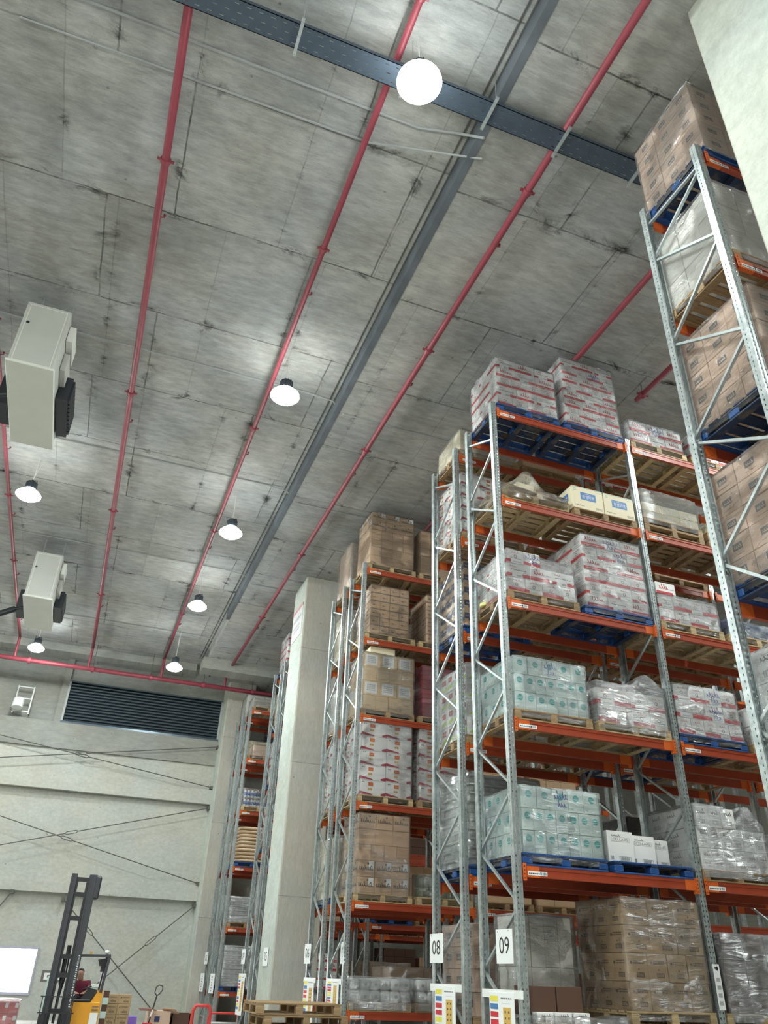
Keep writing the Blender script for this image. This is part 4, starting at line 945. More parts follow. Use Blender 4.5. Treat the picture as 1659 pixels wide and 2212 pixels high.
load(9, 5, 2, 'pale', 'brown', [(0.3, 3, 2), (0.3, 3, 2), (0.3, 3, 2)], W=1.1, dx=0.1, double=True, wrap=FILM_T, amp=0.03)
load(9, 5, 3, 'wood', 'brown', [(0.3, 3, 1)])
# --- row 08
load(8, 0, 0, 'wood', 'beige', [(0.25, 3, 2), (0.25, 3, 2)], wrap=FILM_T, amp=0.04)
for s in (1, 2, 3): load(8, 0, s, 'wood', 'rw' if s == 2 else 'kraft', [(0.24, 3, 1)], wrap=None)
load(8, 1, 0, 'wood', 'orange', [(0.26, 3, 2)] * 5, W=1.2); load(8, 1, 1, 'wood', 'orange', [(0.26, 3, 1)] * 5, W=1.2, wrap=None)
for s in (2, 3): load(8, 1, s, 'wood', 'kraft', [(0.24, 3, 1)], wrap=None)
load(8, 2, 0, 'blue', 'navy', [(0.24, 4, 3)] * 5, W=1.2); load(8, 2, 1, 'wood', 'navy', [(0.24, 3, 1)] * 2, wrap=None)
for s in (2, 3): load(8, 2, s, 'wood', 'kraft', [(0.24, 3, 1)], wrap=None)
load(8, 3, 0, 'wood', 'pink', [(0.29, 4, 3)] * 4, wrap=FILM_T); load(8, 3, 1, 'wood', 'pink', [(0.29, 3, 1)] * 4, wrap=None)
for s in (2, 3): load(8, 3, s, 'blue' if s == 2 else 'wood', 'kraft', [(0.24, 3, 1)], wrap=None)
load(8, 4, 2, 'wood', 'black', [(0.3, 3, 1)] * 3, wrap=FILM); load(8, 4, 1, 'blue', 'grey', [(0.1, 3, 1)], wrap=FILM_T)
load(8, 4, 3, 'wood', 'grey', [(0.28, 3, 1)] * 3, wrap=None)
load(8, 5, 0, 'wood', 'logo', [(0.27, 3, 2)] * 4, wrap=FILM, W=1.0, dx=0.05); load(8, 5, 1, 'wood', 'logo', [(0.27, 3, 1)] * 2, wrap=None)
# tray stack on the blue pallet, row 08 fifth level
TRM = mat('grey_tray_plastic', (0.55, 0.57, 0.56), 0.4, rnd=0.1)
tm = MB()
tm.bbox(-0.56, 0.56, -0.48, 0.48, 0.0, 0.10, TRM, 0.02); tm.bbox(-0.60, 0.60, -0.51, 0.51, 0.10, 0.125, TRM, 0.008)
for k in range(6): tm.box(-0.5 + k * 0.18, -0.4 + k * 0.18, -0.485, -0.48, 0.02, 0.08, P_LGREY)
TRAYM = tm.mesh('tray')
def trays(row, lv, slot, pk, n, wrap=True):
    yn, yf = ROWS[row]; x = slot_x(slot); z = LV[lv] + 0.176; yc = (yn + yf) / 2; pl = place(row, lv, slot)
    pallet(pk, x + PW / 2, yc, z, f"{PCOL[pk]} pallet on the {pl}"); z += PH
    for k in range(n):
        ow = ORD[k] + (' from the bottom' if k else '')
        o = link('plastic_tray', TRAYM, None, (x + PW / 2 + random.uniform(-0.015, 0.015), yc, z + k * 0.127)); tag(o, f"grey plastic tray, {ow} of stack, {LEVS[lv]} {ROWNAME[row].replace('the ', '')}", 'tray', f"plastic trays, {pl}")
    if wrap: film(x + 0.03, x + 1.24, yc - 0.5, yc + 0.5, z, z + n * 0.127, f"bulging clear film, {pl}", FILM_T, row + lv, 0.045, 0.06)
trays(8, 4, 0, 'blue', 10)
# --- row 10
load(10, 0, 0, 'blue', 'logo', [(0.265, 3, 2)] * 5, W=1.2, dx=0.02, D=1.08, wrap=FILM_T, yo=-0.02); load(10, 0, 1, 'blue', 'logo', [(0.265, 3, 1)] * 3, wrap=None)
load(10, 1, 0, 'wood', 'plainw', [(0.4, 4, 2)] * 3, W=1.2, dx=0.02, wrap=FILM_T); load(10, 1, 1, 'wood', 'plainw', [(0.4, 3, 1)] * 3, wrap=None)
load(10, 2, 0, 'blue', 'logo', [(0.25, 3, 2)] * 5, W=1.2, dx=0.02, D=1.1); load(10, 2, 1, 'blue', 'logo', [(0.25, 3, 1)] * 5, wrap=None)
load(10, 3, 0, 'blue', 'logo', [(0.25, 3, 2)] * 5, W=1.2, dx=0.02, D=1.1); load(10, 3, 1, 'blue', 'logo', [(0.25, 3, 1)] * 4, wrap=None)
load(10, 4, 0, 'wood', 'grey', [(0.3, 3, 2)] * 4, wrap=FILM_T, amp=0.03)
# --- row 07
load(7, 0, 0, 'pale', 'kraft', [(0.25, 4, 2), (0.25, 4, 2), (0.25, 4, 2), (0.25, 4, 2), (0.25, 3, 2, 1.0, 'kscript', 0), (0.25, 3, 2, 1.0, 'kscript', 1)], W=1.16, dx=0.05)
load(7, 0, 1, 'pale', 'kraft', [(0.25, 4, 2)] * 5, W=1.16)
load(7, 1, 0, 'pale', 'kc', [(0.21, 4, 2)] * 6, W=0.98, dx=0.12); load(7, 1, 1, 'pale', 'kc', [(0.21, 4, 2)] * 6, W=0.98, dx=0.2)
load(7, 2, 0, 'wood', 'paper', [(0.33, 4, 2, 1.0, None, 0), (0.33, 3, 2, 1.0, None, 1), (0.33, 4, 2, 1.0, None, 0), (0.33, 3, 2, 1.0, None, 1)], W=1.22, wrap=FILM_T, amp=0.03)
carton('beige', slot_x(0) + 0.5, 16.3, LV[2] + 0.176 + PH + 1.33, 0.62, 0.45, 0.2, 0, 'single flat kraft carton on top of the film wrapped stack, rack seven', None)
load(7, 2, 1, 'wood', 'crim', [(0.11, 2, 1)] * 11, W=1.1, dx=0.1, wrap=FILM)
load(7, 3, 0, 'pale', 'orange', [(0.31, 2, 2)] * 5, W=1.18, dx=0.04); load(7, 3, 1, 'wood', 'orange', [(0.31, 2, 2)] * 5, W=1.18, dx=0.04)
load(7, 4, 0, 'pale', 'kscript', [(0.3, 3, 2, 1.0, None, 1), (0.3, 3, 2, 1.0, None, 1), (0.3, 4, 2, 1.0, 'kraft', 0), (0.3, 3, 2, 1.0, 'kraft', 0), (0.3, 3, 2, 1.0, None, 0)], W=1.12, dx=0.08)
for s in (2, 3):
    for lv in range(5): load(7, lv, s, 'wood', 'kraft', [(0.25, 3, 1)] * 4, wrap=None)
# glass jars on row 07
GLS = mat('green_glass', (0.20, 0.24, 0.14), 0.15, 0.0); LIDM = mat('jar_lid', (0.5, 0.5, 0.45), 0.3, 0.8)
jm = MB(); jm.lathe([(0.05, 0), (0.058, 0.01), (0.058, 0.14), (0.04, 0.165), (0.04, 0.17)], GLS, 12); JAR = jm.mesh('jar', True)
jl = MB(); jl.lathe([(0.044, 0.17), (0.044, 0.19)], LIDM, 12); JLID = jl.mesh('lid')
yn = ROWS[7][0]
pallet('pale', slot_x(1) + PW / 2, 16.5, LV[4] + 0.176, 'pale pallet under the glass jars, rack seven')
for lay_ in range(2):
    for i in range(9 if lay_ == 0 else 5):
        for j in range(2):
            o = link('glass_jar', JAR, None, (slot_x(1) + 0.12 + i * 0.128, yn + 0.12 + j * 0.13, LV[4] + 0.176 + PH + lay_ * 0.2)); tag(o, f'green glass jar, {["lower", "upper"][lay_]} layer, {["front", "back"][j]} row, {ORD[i].replace("bottom", "first")} from left, rack seven', 'jar', 'glass jars on rack seven')
            link('lid', JLID, o)
film(slot_x(1) + 0.05, slot_x(1) + 1.22, yn + 0.04, yn + 0.34, LV[4] + 0.3, LV[4] + 0.74, 'clear film around the glass jars, rack seven', FILM, 3, 0.02, 0.02, topfn=lambda a, b: LV[4] + (0.75 if a < 0.55 else 0.55))
# white jugs on the lowest level, row 07
JUG = mat('jug_plastic', (0.72, 0.75, 0.74), 0.4)
g = MB(); g.bbox(-0.1, 0.1, -0.14, 0.14, 0, 0.19, JUG, 0.035); JUGM = g.mesh('jug', True)
g = MB(); g.tube([(0, -0.15, 0.09), (0, -0.14, 0.09)], 0.03, P_LGREY, 10); JCAP = g.mesh('cap')
def jugs(slot, n, z_extra, pk, label, layers=2, keep=1.0):
    pallet(pk, slot_x(slot) + PW / 2, 16.5, LV[5] + 0.176, f"{PCOL[pk]} pallet under white plastic jugs, {place(7, 5, slot)}")
    z = LV[5] + 0.176 + PH
    for l in range(layers):
        for i in range(n if l < layers - 1 else int(n * keep)):
            for j in range(2):
                o = link('plastic_jug', JUGM, None, (slot_x(slot) + 0.13 + i * 0.205, yn + 0.12 + j * 0.29, z + l * 0.195)); tag(o, f'white plastic jug, {["lower", "upper"][l]} layer, {["front", "back"][j]} row, {ORD[i].replace("bottom", "first")} from left, ' + ['left pallet', 'right pallet'][slot], 'jug', 'white plastic jugs, ' + place(7, 5, slot)); link('cap', JCAP, o)
    film(slot_x(slot) + 0.02, slot_x(slot) + 1.22, yn - 0.02, yn + 0.56, z - 0.12, z + layers * 0.195, f"bunched film around white jugs, {place(7, 5, slot)}", FILM_T, slot * 5 + 1, 0.03, 0.05)
jugs(0, 6, 0, 'pale', 'white plastic jug lying under film, ' + place(7, 5, 0))
jugs(1, 5, 0, 'wood', 'white plastic jug lying under film, ' + place(7, 5, 1), keep=0.8)
# --- row 06
load(6, 0, 0, 'wood', 'kraft', [(0.27, 3, 3)] * 5, wrap=FILM_T, amp=0.04); load(6, 1, 0, 'wood', 'beige', [(0.3, 3, 2)] * 4, wrap=FILM_T, amp=0.04)
load(6, 2, 0, 'wood', 'plainw', [(0.33, 3, 2)] * 3, wrap=FILM_T, amp=0.05); load(6, 3, 0, 'wood', 'orange', [(0.31, 3, 2)] * 5, wrap=FILM)
load(6, 4, 0, 'blue', 'beige', [(0.3, 3, 2)] * 4, wrap=FILM_T, amp=0.04); load(6, 5, 1, 'wood', 'kraft', [(0.3, 3, 1)] * 2, wrap=FILM_T)
for lv in range(5): load(6, lv, 1, 'wood' if lv != 2 else 'blue', 'kraft', [(0.25, 3, 1)] * 3, wrap=None)
for s in (2, 3): load(6, 4, s, 'wood', 'brown', [(0.3, 3, 1)] * 2, wrap=None)
load(6, 5, 3, 'wood', 'brown', [(0.3, 3, 1)] * 2, wrap=FILM)
# --- rows 05 / 04
load(5, 4, 4, 'wood', 'brown', [(0.3, 3, 1)] * 3, wrap=FILM); load(5, 5, 2, 'wood', 'tan', [(0.25, 3, 1)] * 3, wrap=FILM); load(5, 5, 3, 'pale', 'brown', [(0.3, 3, 1)], wrap=FILM)
load(5, 5, 4, 'wood', 'tan', [(0.3, 3, 1)] * 2, wrap=FILM); load(5, 4, 2, 'blue', 'kraft', [(0.25, 3, 1)] * 3, wrap=None); load(5, 4, 3, 'wood', 'rw', [(0.25, 3, 1)] * 3, wrap=None)
load(4, 0, 0, 'blue', 'rw', [(0.24, 2, 3)] * 5, wrap=FILM); load(4, 1, 0, 'blue', 'beige', [(0.28, 2, 2)] * 4, wrap=FILM_T)
load(4, 2, 0, 'blue', 'rw', [(0.26, 2, 3)] * 5, wrap=FILM); load(4, 3, 0, 'blue', 'rw', [(0.28, 2, 3)] * 4, wrap=FILM)
load(4, 4, 0, 'wood', 'plainw', [(0.35, 3, 2)] * 3, wrap=FILM_T, amp=0.05); load(4, 5, 0, 'wood', 'grey', [(0.25, 3, 2)] * 3, wrap=FILM)
# --- row 03
load(3, 0, 0, 'wood', 'plainw', [(0.2, 2, 1), (0.2, 3, 1)], wrap=FILM); load(3, 1, 0, 'wood', 'kraft', [(0.2, 3, 1), (0.2, 2, 1)], wrap=FILM_T, W=0.9, dx=0.2)
load(3, 0, 1, 'wood', 'kraft', [(0.2, 3, 1)], wrap=None)
trays(3, 4, 0, 'wood', 6); trays(3, 5, 0, 'blue', 9)
for s_ in (2, 3, 4, 5):
    for lv in (2, 3, 4, 5): load(3, lv, s_, 'wood', ['tan', 'brown', 'kraft', 'rw'][(s_ + lv) % 4], [(0.26, 3, 1)] * (3 + (s_ * lv) % 3), wrap=None)
for s_ in (2, 3, 4, 5):
    for lv in (3, 4, 5): load(4, lv, s_, 'wood', ['brown', 'kraft', 'tan'][(s_ + lv) % 3], [(0.26, 3, 1)] * (2 + (s_ * lv) % 3), wrap=None)
for s_ in (3, 4): load(6, 5, s_ if s_ > 3 else 2, 'wood', 'tan', [(0.26, 3, 1)] * 2, wrap=None)
# bottles
BW = mat('bottle_white', (0.62, 0.68, 0.74), 0.3); BB = mat('bottle_label_blue', (0.10, 0.18, 0.45), 0.4)
b_ = MB(); b_.lathe([(0.05, 0), (0.055, 0.02), (0.055, 0.07)], BW, 10); b_.lathe([(0.056, 0.07), (0.056, 0.17)], BB, 10); b_.lathe([(0.055, 0.17), (0.05, 0.21), (0.02, 0.26), (0.02, 0.27)], BW, 10); BOT = b_.mesh('bottle', True)
b_ = MB(); b_.lathe([(0.024, 0.265), (0.024, 0.295)], P_CRIM, 8); BCAP = b_.mesh('cap')
pallet('pale', slot_x(0) + PW / 2, 29.5, LV[2] + 0.176, 'pale pallet under the blue bottles, far paper sack rack')
for l in range(2):
    for i in range(9):
        o = link('bottle', BOT, None, (slot_x(0) + 0.12 + i * 0.125, 29.08, LV[2] + 0.176 + PH + l * 0.31)); tag(o, f'blue labelled bottle, {["lower", "upper"][l]} layer, {ORD[i].replace("bottom", "first")} from left, on the far rack', 'bottle', 'bottles on the far rack'); link('cap', BCAP, o)
film(slot_x(0) + 0.04, slot_x(0) + 1.2, 29.0, 30.0, LV[2] + 0.3, LV[2] + 0.95, 'clear film around the bottles, far paper sack rack', FILM, 8, 0.02, 0.02)
# paper sacks
SK = mat('sack_paper', (0.58, 0.43, 0.28), 0.7, rnd=0.12, var=0.08)
def sack_mesh():
    mb = MB(); n, m_ = 16, 7; vs = []
    for i in range(m_ + 1):
        ph = -math.pi / 2 + math.pi * i / m_
        for k in range(n):
            t = 2 * math.pi * k / n; c = math.cos(ph); sx = math.copysign(abs(math.cos(t)) ** 0.45, math.cos(t)); sy = math.copysign(abs(math.sin(t)) ** 0.45, math.sin(t))
            vs.append((0.56 * sx * abs(c) ** 0.4, 0.36 * sy * abs(c) ** 0.4, 0.06 + 0.065 * math.sin(ph)))
    fs = [(i * n + k, i * n + (k + 1) % n, (i + 1) * n + (k + 1) % n, (i + 1) * n + k) for i in range(m_) for k in range(n)]
    mb.add(vs, fs, SK); return mb.mesh('paper_sack', True)
SACK = sack_mesh()
pallet('blue', slot_x(0) + PW / 2, 29.5, LV[3] + 0.176, 'blue pallet under the paper sacks, far paper sack rack')
for k in range(10):
    o = link('paper_sack', SACK, None, (slot_x(0) + 0.62 + random.uniform(-0.05, 0.05), 29.4 + random.uniform(-0.03, 0.03), LV[3] + 0.176 + PH + k * 0.118), random.uniform(-0.06, 0.06)); tag(o, f'brown paper sack, {ORD[k]} one up in the sack stack on the far rack', 'sack', 'paper sacks on the far rack')
# --- row 02
for lv, k_ in ((0, 'plainw'), (1, 'beige'), (2, 'plainw'), (3, 'kraft'), (4, 'plainw')): load(2, lv, 0, 'wood', k_, [(0.3, 2, 2)] * 3, wrap=FILM_T, amp=0.04)
# sprinkler tape roll on rack nine third level
mb = MB(); mb.lathe([(0.09, 0), (0.1, 0.01), (0.1, 0.05), (0.09, 0.06)], mat('yellow_tape', (0.75, 0.72, 0.25), 0.4), 20); o = link('tape_roll', mb.mesh('tape_roll')); o.location = (5.42, 10.1, 6.74); tag(o, 'yellow roll of tape on the pallet end, third level of rack nine', 'tape roll')

# ------------------------------------------------------------------ row signs and instruction boards
def sign(num, x, y, z, w_=0.30, h_=0.42, ang=0.0, label=''):
    root = MB(); root.box(-w_ / 2, w_ / 2, -0.003, 0.003, -h_ / 2, h_ / 2, PAPER)
    F = Face(root, (-w_ / 2, -0.003, -h_ / 2), (w_, 0, 0), (0, 0, h_), (0, -1, 0)); F.text(num, 0.2, 0.28, 0.8, 0.77, BLACKP); F.circ(0.12, 0.93, 0.008, P_GREY); F.circ(0.78, 0.95, 0.008, P_GREY)
    o = link('row_sign', root.mesh('row_sign')); o.location = (x, y, z); o.rotation_euler = (0, 0, ang); tag(o, label, 'sign'); return o
XS = X0 - 0.062; Q = -math.pi / 2
sign('09', XS, 9.62, 1.975, w_=0.42, h_=0.37, ang=Q, label='white number sign nine on the rack end')
sign('08', XS, 11.66, 1.985, w_=0.46, h_=0.37, ang=Q, label='white number sign eight on the rack end')
sign('07', X0 + 0.058, 16.3, 1.985, w_=0.42, h_=0.37, ang=Q, label='white number sign mostly hidden by a post, right of the sign six')
sign('06', XS, 18.45, 1.985, w_=0.48, h_=0.37, ang=Q, label='white number sign six right of the concrete column')
sign('05', 5.085, 21.75, 1.95, w_=0.5, h_=0.4, ang=Q, label='white number sign five on the side of the concrete column')
sign('04', XS, 25.1, 1.985, w_=0.48, h_=0.37, ang=Q, label='white number sign four left of the concrete column')
sign('02', XS, 31.4, 1.985, w_=0.6, h_=0.37, ang=Q, label='white number sign two on the farthest rack end')
def board(x, y, z, ang, label, w_=0.36, h_=0.95, railw=0.55):
    root = empty('instruction_board', (x, y, z), ang); tag(root, label, 'instruction board')
    mb = MB(); mb.box(-w_ / 2, w_ / 2, -0.004, 0.004, -h_, 0, PAPER); F = Face(mb, (-w_ / 2, -0.004, -h_), (w_, 0, 0), (0, 0, h_), (0, -1, 0))
    for k, m_ in enumerate((P_YEL, P_BLUE, P_RED, P_RED, P_YEL, P_YEL, P_BLUE, P_RED, P_YEL, P_BLUE)): F.rect(0.04, 0.9 - k * 0.085, 0.36, 0.96 - k * 0.085, m_)
    F.words(0.48, 0.93, 0.92, 0.955, P_GREY, 1, 3); F.words(0.55, 0.88, 0.85, 0.89, P_LGREY, 1, 4); F.rect(0.56, 0.1, 0.86, 0.84, P_GOLD); F.up()
    for k in range(11):
        for u in (0.62, 0.76): F.rect(u, 0.13 + k * 0.065, u + 0.05, 0.155 + k * 0.065, P_DKB)
    link('panel', mb.mesh('panel'), root)
    mb = MB(); mb.box(-railw / 2, railw / 2, 0.004, 0.012, -0.06, 0.03, WHITE); link('rail', mb.mesh('rail'), root)
board(XS, 9.75, 1.49, Q, 'colour coded instruction board below the sign nine', w_=0.62, railw=1.03)
board(XS, 11.38, 1.52, Q, 'colour coded instruction board below the sign eight', w_=0.66, railw=1.02)
board(XS, 16.5, 1.52, Q, 'glossy white instruction board at the rack end left of the plastic jugs', w_=0.7, railw=0.9, h_=0.5)
board(XS, 18.18, 1.52, Q, 'colour coded instruction board below the sign six', w_=0.75, railw=0.9)
board(XS, 25.0, 1.54, Q, 'colour coded instruction board below the sign four', w_=0.8, railw=0.95)
for (y, lb) in ((31.6, 'narrow white notice strip, left one below the sign two'), (29.6, 'narrow white notice strip, right one below the sign two')):
    mb = MB(); mb.box(-0.4, 0.4, -0.004, 0.004, -0.55, 0, PAPER); F = Face(mb, (-0.4, -0.004, -0.55), (0.8, 0, 0), (0, 0, 0.55), (0, -1, 0))
    for k in range(6): F.rect(0.4, 0.1 + 0.14 * k, 0.6, 0.16 + 0.14 * k, P_GREY)
    o = link('notice_strip', mb.mesh('notice_strip')); o.location = (XS, y + 0.1, 1.53); o.rotation_euler = (0, 0, Q); tag(o, lb, 'notice')
mb = MB(); mb.box(-0.05, 0.05, -0.003, 0.003, 0, 0.5, PAPER); F = Face(mb, (-0.05, -0.003, 0), (0.1, 0, 0), (0, 0, 0.5), (0, -1, 0)); F.poly([(0.2, 0.9), (0.6, 0.86), (0.6, 0.84), (0.85, 0.91), (0.6, 0.97), (0.6, 0.94), (0.2, 0.93)], BLACKP)
for k in range(4): F.rect(0.2, 0.1 + 0.17 * k, 0.8, 0.19 + 0.17 * k, P_LGREY)
o = link('notice_strip', mb.mesh('notice_strip')); o.location = (X0 + BAY, 9.25, 1.38); tag(o, 'narrow label strip with a black arrow on the second post of rack nine', 'notice')

# ------------------------------------------------------------------ floor items at lower left
# empty pallets stacked in the main aisle
for k in range(8):
    pallet('wood', 3.0 + 0.62 + random.uniform(-0.02, 0.02) + (0.1 if k < 7 else 0), 13.0 + 0.5, k * 0.155, ['bottom', 'second lowest', 'third lowest', 'fourth lowest', 'fifth lowest', 'third from top', 'second from top', 'topmost'][k] + ' empty wooden pallet of the aisle stack by the column', random.uniform(-0.02, 0.02), group='empty pallets stacked in the aisle')
# red drinks cartons on a pallet
pallet('wood', -1.05, 27.5, 0, 'wooden pallet under the red drinks cartons at the lower left', name='pallet')
stack('redpk', -1.7, 27.0, PH, 1.25, 0.9, [(0.29, 5, 1), (0.29, 5, 1)], 'red and white drinks carton at the lower left below the bright window', 'red drinks cartons at the lower left', pl='below the bright window')
film(-1.7, -0.45, 27.0, 27.9, PH, PH + 0.6, 'clear film over the red drinks cartons at the lower left', FILM_T, 2, 0.02, 0.05)

# ---- reach truck
RY = 23.6
YEL = mat('truck_yellow', (0.80, 0.36, 0.02), 0.4, var=0.04); MST = mat('mast_steel', (0.055, 0.058, 0.068), 0.45, 0.3); DK = mat('truck_dark', (0.02, 0.022, 0.025), 0.5)
root = empty('reach_truck', (0, RY, 0)); tag(root, 'yellow reach truck with a tall dark mast, driven by a seated person', 'reach truck')
def part(name, mb, smooth=False, par=None): return link(name, mb.mesh(name, smooth), par or root)
mb = MB()
for (xa, w_) in ((0.15, 0.15), (0.60, 0.20)):
    mb.bbox(xa, xa + w_, -0.05, 0.16, 0.05, 3.68, MST, 0.012); mb.box(xa + (0.12 if xa < 0.3 else -0.05), xa + w_ + (0.05 if xa < 0.3 else -0.15), -0.01, 0.2, 0.05, 3.6, DK)
    mb.box(xa + 0.045, xa + 0.055, -0.056, -0.05, 0.1, 3.6, DK)
part('mast', mb)
mb = MB(); mb.bbox(0.74, 0.92, -0.06, 0.25, 3.1, 3.66, MST, 0.04); part('mast_head_cover', mb)
for z in (3.5, 3.15, 2.6, 1.75, 1.35, 0.6):
    mb = MB(); mb.box(0.28, 0.64, 0.0, 0.08, z, z + 0.1, DK); part('crossbar', mb)
mb = MB(); mb.tube([(0.45, 0.1, 0.4), (0.45, 0.1, 2.05)], 0.035, DK, 10); mb.tube([(0.5, 0.12, 2.05), (0.52, 0.12, 1.4), (0.46, 0.14, 0.9)], 0.02, DK, 8); mb.tube([(0.4, 0.12, 1.8), (0.42, 0.12, 1.2)], 0.025, DK, 8); part('hydraulic_ram', mb)
mb = MB()
for x in (0.1, 0.28, 0.46, 0.64, 0.82): mb.bar((x, -0.12, 0.35), (x, -0.12, 0.95), 0.02, 0.02, DK)
for z in (0.38, 0.62, 0.95): mb.bar((0.05, -0.12, z), (0.88, -0.12, z), 0.025, 0.025, DK)
part('load_guard', mb)
mb = MB(); mb.box(0.0, 0.95, -0.15, 0.0, 0.1, 0.32, DK); part('fork_carriage', mb)
for x in (0.1, 0.72):
    mb = MB(); mb.box(x, x + 0.12, -1.2, -0.1, 0.08, 0.12, DK); mb.box(x, x + 0.12, -0.16, -0.11, 0.08, 0.6, DK); part('fork', mb)
mb = MB()
mb.bbox(0.72, 1.5, 0.3, 1.35, 0.12, 0.86, YEL, 0.03)
mb.add([(1.22, 0.32, 0.8), (1.5, 0.32, 0.8), (1.5, 0.32, 1.12), (1.36, 0.32, 1.05), (1.22, 1.3, 0.8), (1.5, 1.3, 0.8), (1.5, 1.3, 1.12), (1.36, 1.3, 1.05)], [(0, 1, 2, 3), (7, 6, 5, 4), (0, 4, 5, 1), (1, 5, 6, 2), (2, 6, 7, 3), (3, 7, 4, 0)], YEL)
bd = part('chassis', mb)
mb = MB(); mb.box(1.28, 1.47, 0.29, 0.298, 0.3, 0.62, PAPER); mb.box(1.3, 1.45, 0.285, 0.29, 0.66, 0.7, P_GREY); mb.box(1.3, 1.45, 0.285, 0.29, 0.74, 0.76, P_GREY); link('sticker', mb.mesh('sticker'), bd)
mb = MB(); mb.bbox(0.74, 1.25, 0.28, 0.95, 0.84, 0.90, DK, 0.02); mb.add([(1.0, 0.35, 0.9), (1.35, 0.35, 0.9), (1.35, 0.35, 1.1), (1.15, 0.35, 1.15), (1.0, 0.9, 0.9), (1.35, 0.9, 0.9), (1.35, 0.9, 1.1), (1.15, 0.9, 1.15)], [(0, 1, 2, 3), (7, 6, 5, 4), (0, 4, 5, 1), (1, 5, 6, 2), (2, 6, 7, 3), (3, 7, 4, 0)], DK); part('control_console', mb)
mb = MB(); mb.tube([(1.05, 0.42, 1.12), (1.15, 0.42, 1.16), (1.2, 0.5, 1.17), (1.15, 0.58, 1.16), (1.05, 0.58, 1.12), (1.0, 0.5, 1.1), (1.05, 0.42, 1.12)], 0.015, DK, 6); part('steering_wheel', mb)
mb = MB(); mb.bar((1.44, 0.35, 1.05), (1.5, 0.35, 1.86), 0.09, 0.07, MST); mb.bar((1.44, 1.2, 1.05), (1.5, 1.2, 1.86), 0.09, 0.07, MST)
for y in (0.35, 0.56, 0.77, 0.98, 1.2): mb.bar((0.72, y, 1.84), (1.52, y, 1.86), 0.04, 0.05, MST)
mb.bar((0.74, 0.35, 1.84), (0.74, 1.2, 1.84), 0.05, 0.05, MST); mb.bar((1.5, 0.35, 1.86), (1.5, 1.2, 1.86), 0.06, 0.06, MST); part('overhead_guard', mb)
mb = MB(); mb.lathe([(0.03, 0), (0.06, 0.02), (0.06, 0.07), (0.03, 0.08)], WHITE, 14, (1.42, 0.4, 1.9)); part('work_light', mb, True)
mb = MB(); mb.box(1.0, 1.08, 0.4, 0.48, 1.88, 1.94, P_GOLD); part('beacon', mb)
mb = MB(); mb.add([(1.24, 0.5, 1.76), (1.44, 0.5, 1.8), (1.44, 0.5, 1.62), (1.3, 0.5, 1.62), (1.24, 0.6, 1.76), (1.44, 0.6, 1.8), (1.44, 0.6, 1.62), (1.3, 0.6, 1.62)], [(0, 1, 2, 3), (7, 6, 5, 4), (0, 4, 5, 1), (1, 5, 6, 2), (2, 6, 7, 3), (3, 7, 4, 0)], DK); mb.box(1.34, 1.42, 0.5, 0.6, 1.5, 1.62, DK); part('fan', mb)
for (x, y) in ((0.8, 0.5), (1.4, 0.5), (1.1, 1.2)):
    mb = MB(); mb.tube([(x - 0.06, y, 0.14), (x + 0.06, y, 0.14)], 0.14, DK, 18); part('wheel', mb)
mb = MB(); vs, fs = text_data('JUNGHEINRICH')
mb.add([(0.775 - v * 0.05, -0.056, 0.72 + u * 1.12) for u, v in vs], fs, PAPER); part('mast_lettering', mb)
mb = MB(); mb.bbox(0.86, 1.3, 0.95, 1.25, 0.86, 0.95, DK, 0.03); part('seat', mb)

# ---- driver: one skinned body, clothes and hair as children
def skin_obj(name, nodes, edges, m, parent=None, root_i=0, sub=2):
    me = bpy.data.meshes.new(name); me.from_pydata([n[0] for n in nodes], edges, []); me.materials.append(m)
    o = bpy.data.objects.new(name, me); COL.objects.link(o)
    if parent: o.parent = parent
    sk = o.modifiers.new('skin', 'SKIN'); sk.use_smooth_shade = True
    for i, n in enumerate(nodes):
        r = n[1]; me.skin_vertices[0].data[i].radius = (r, r) if not isinstance(r, tuple) else r
    me.skin_vertices[0].data[root_i].use_root = True
    s = o.modifiers.new('sub', 'SUBSURF'); s.levels = sub; s.render_levels = sub
    dg = bpy.context.evaluated_depsgraph_get(); dg.update(); nm = bpy.data.meshes.new_from_object(o.evaluated_get(dg)); o.modifiers.clear(); o.data = nm
    nm.polygons.foreach_set('use_smooth', [True] * len(nm.polygons))
    return o
SKN = mat('skin', (0.52, 0.30, 0.22), 0.55); SHIRT = mat('maroon_shirt', (0.18, 0.02, 0.05), 0.8); TRO = mat('dark_trousers', (0.03, 0.03, 0.045), 0.8); HAIR = mat('short_dark_hair', (0.03, 0.022, 0.02), 0.7)
px_, py_ = 0.93, RY + 0.72
def V3(x, y, z): return (px_ + x, py_ + y, z)
N = [(V3(0.1, 0.28, 0.93), 0.10), (V3(0.06, 0.2, 1.08), 0.11), (V3(0.02, 0.12, 1.20), 0.11), (V3(-0.02, 0.07, 1.315), 0.062), (V3(-0.04, 0.03, 1.385), (0.085, 0.09)), (V3(-0.045, 0.01, 1.455), (0.095, 0.105)), (V3(-0.04, 0.015, 1.525), 0.07)]
E_ = [(0, 1), (1, 2), (2, 3), (3, 4), (4, 5), (5, 6)]
def chain(start, pts):
    i = start
    for p in pts:
        N.append(p); E_.append((i, len(N) - 1)); i = len(N) - 1
    return i
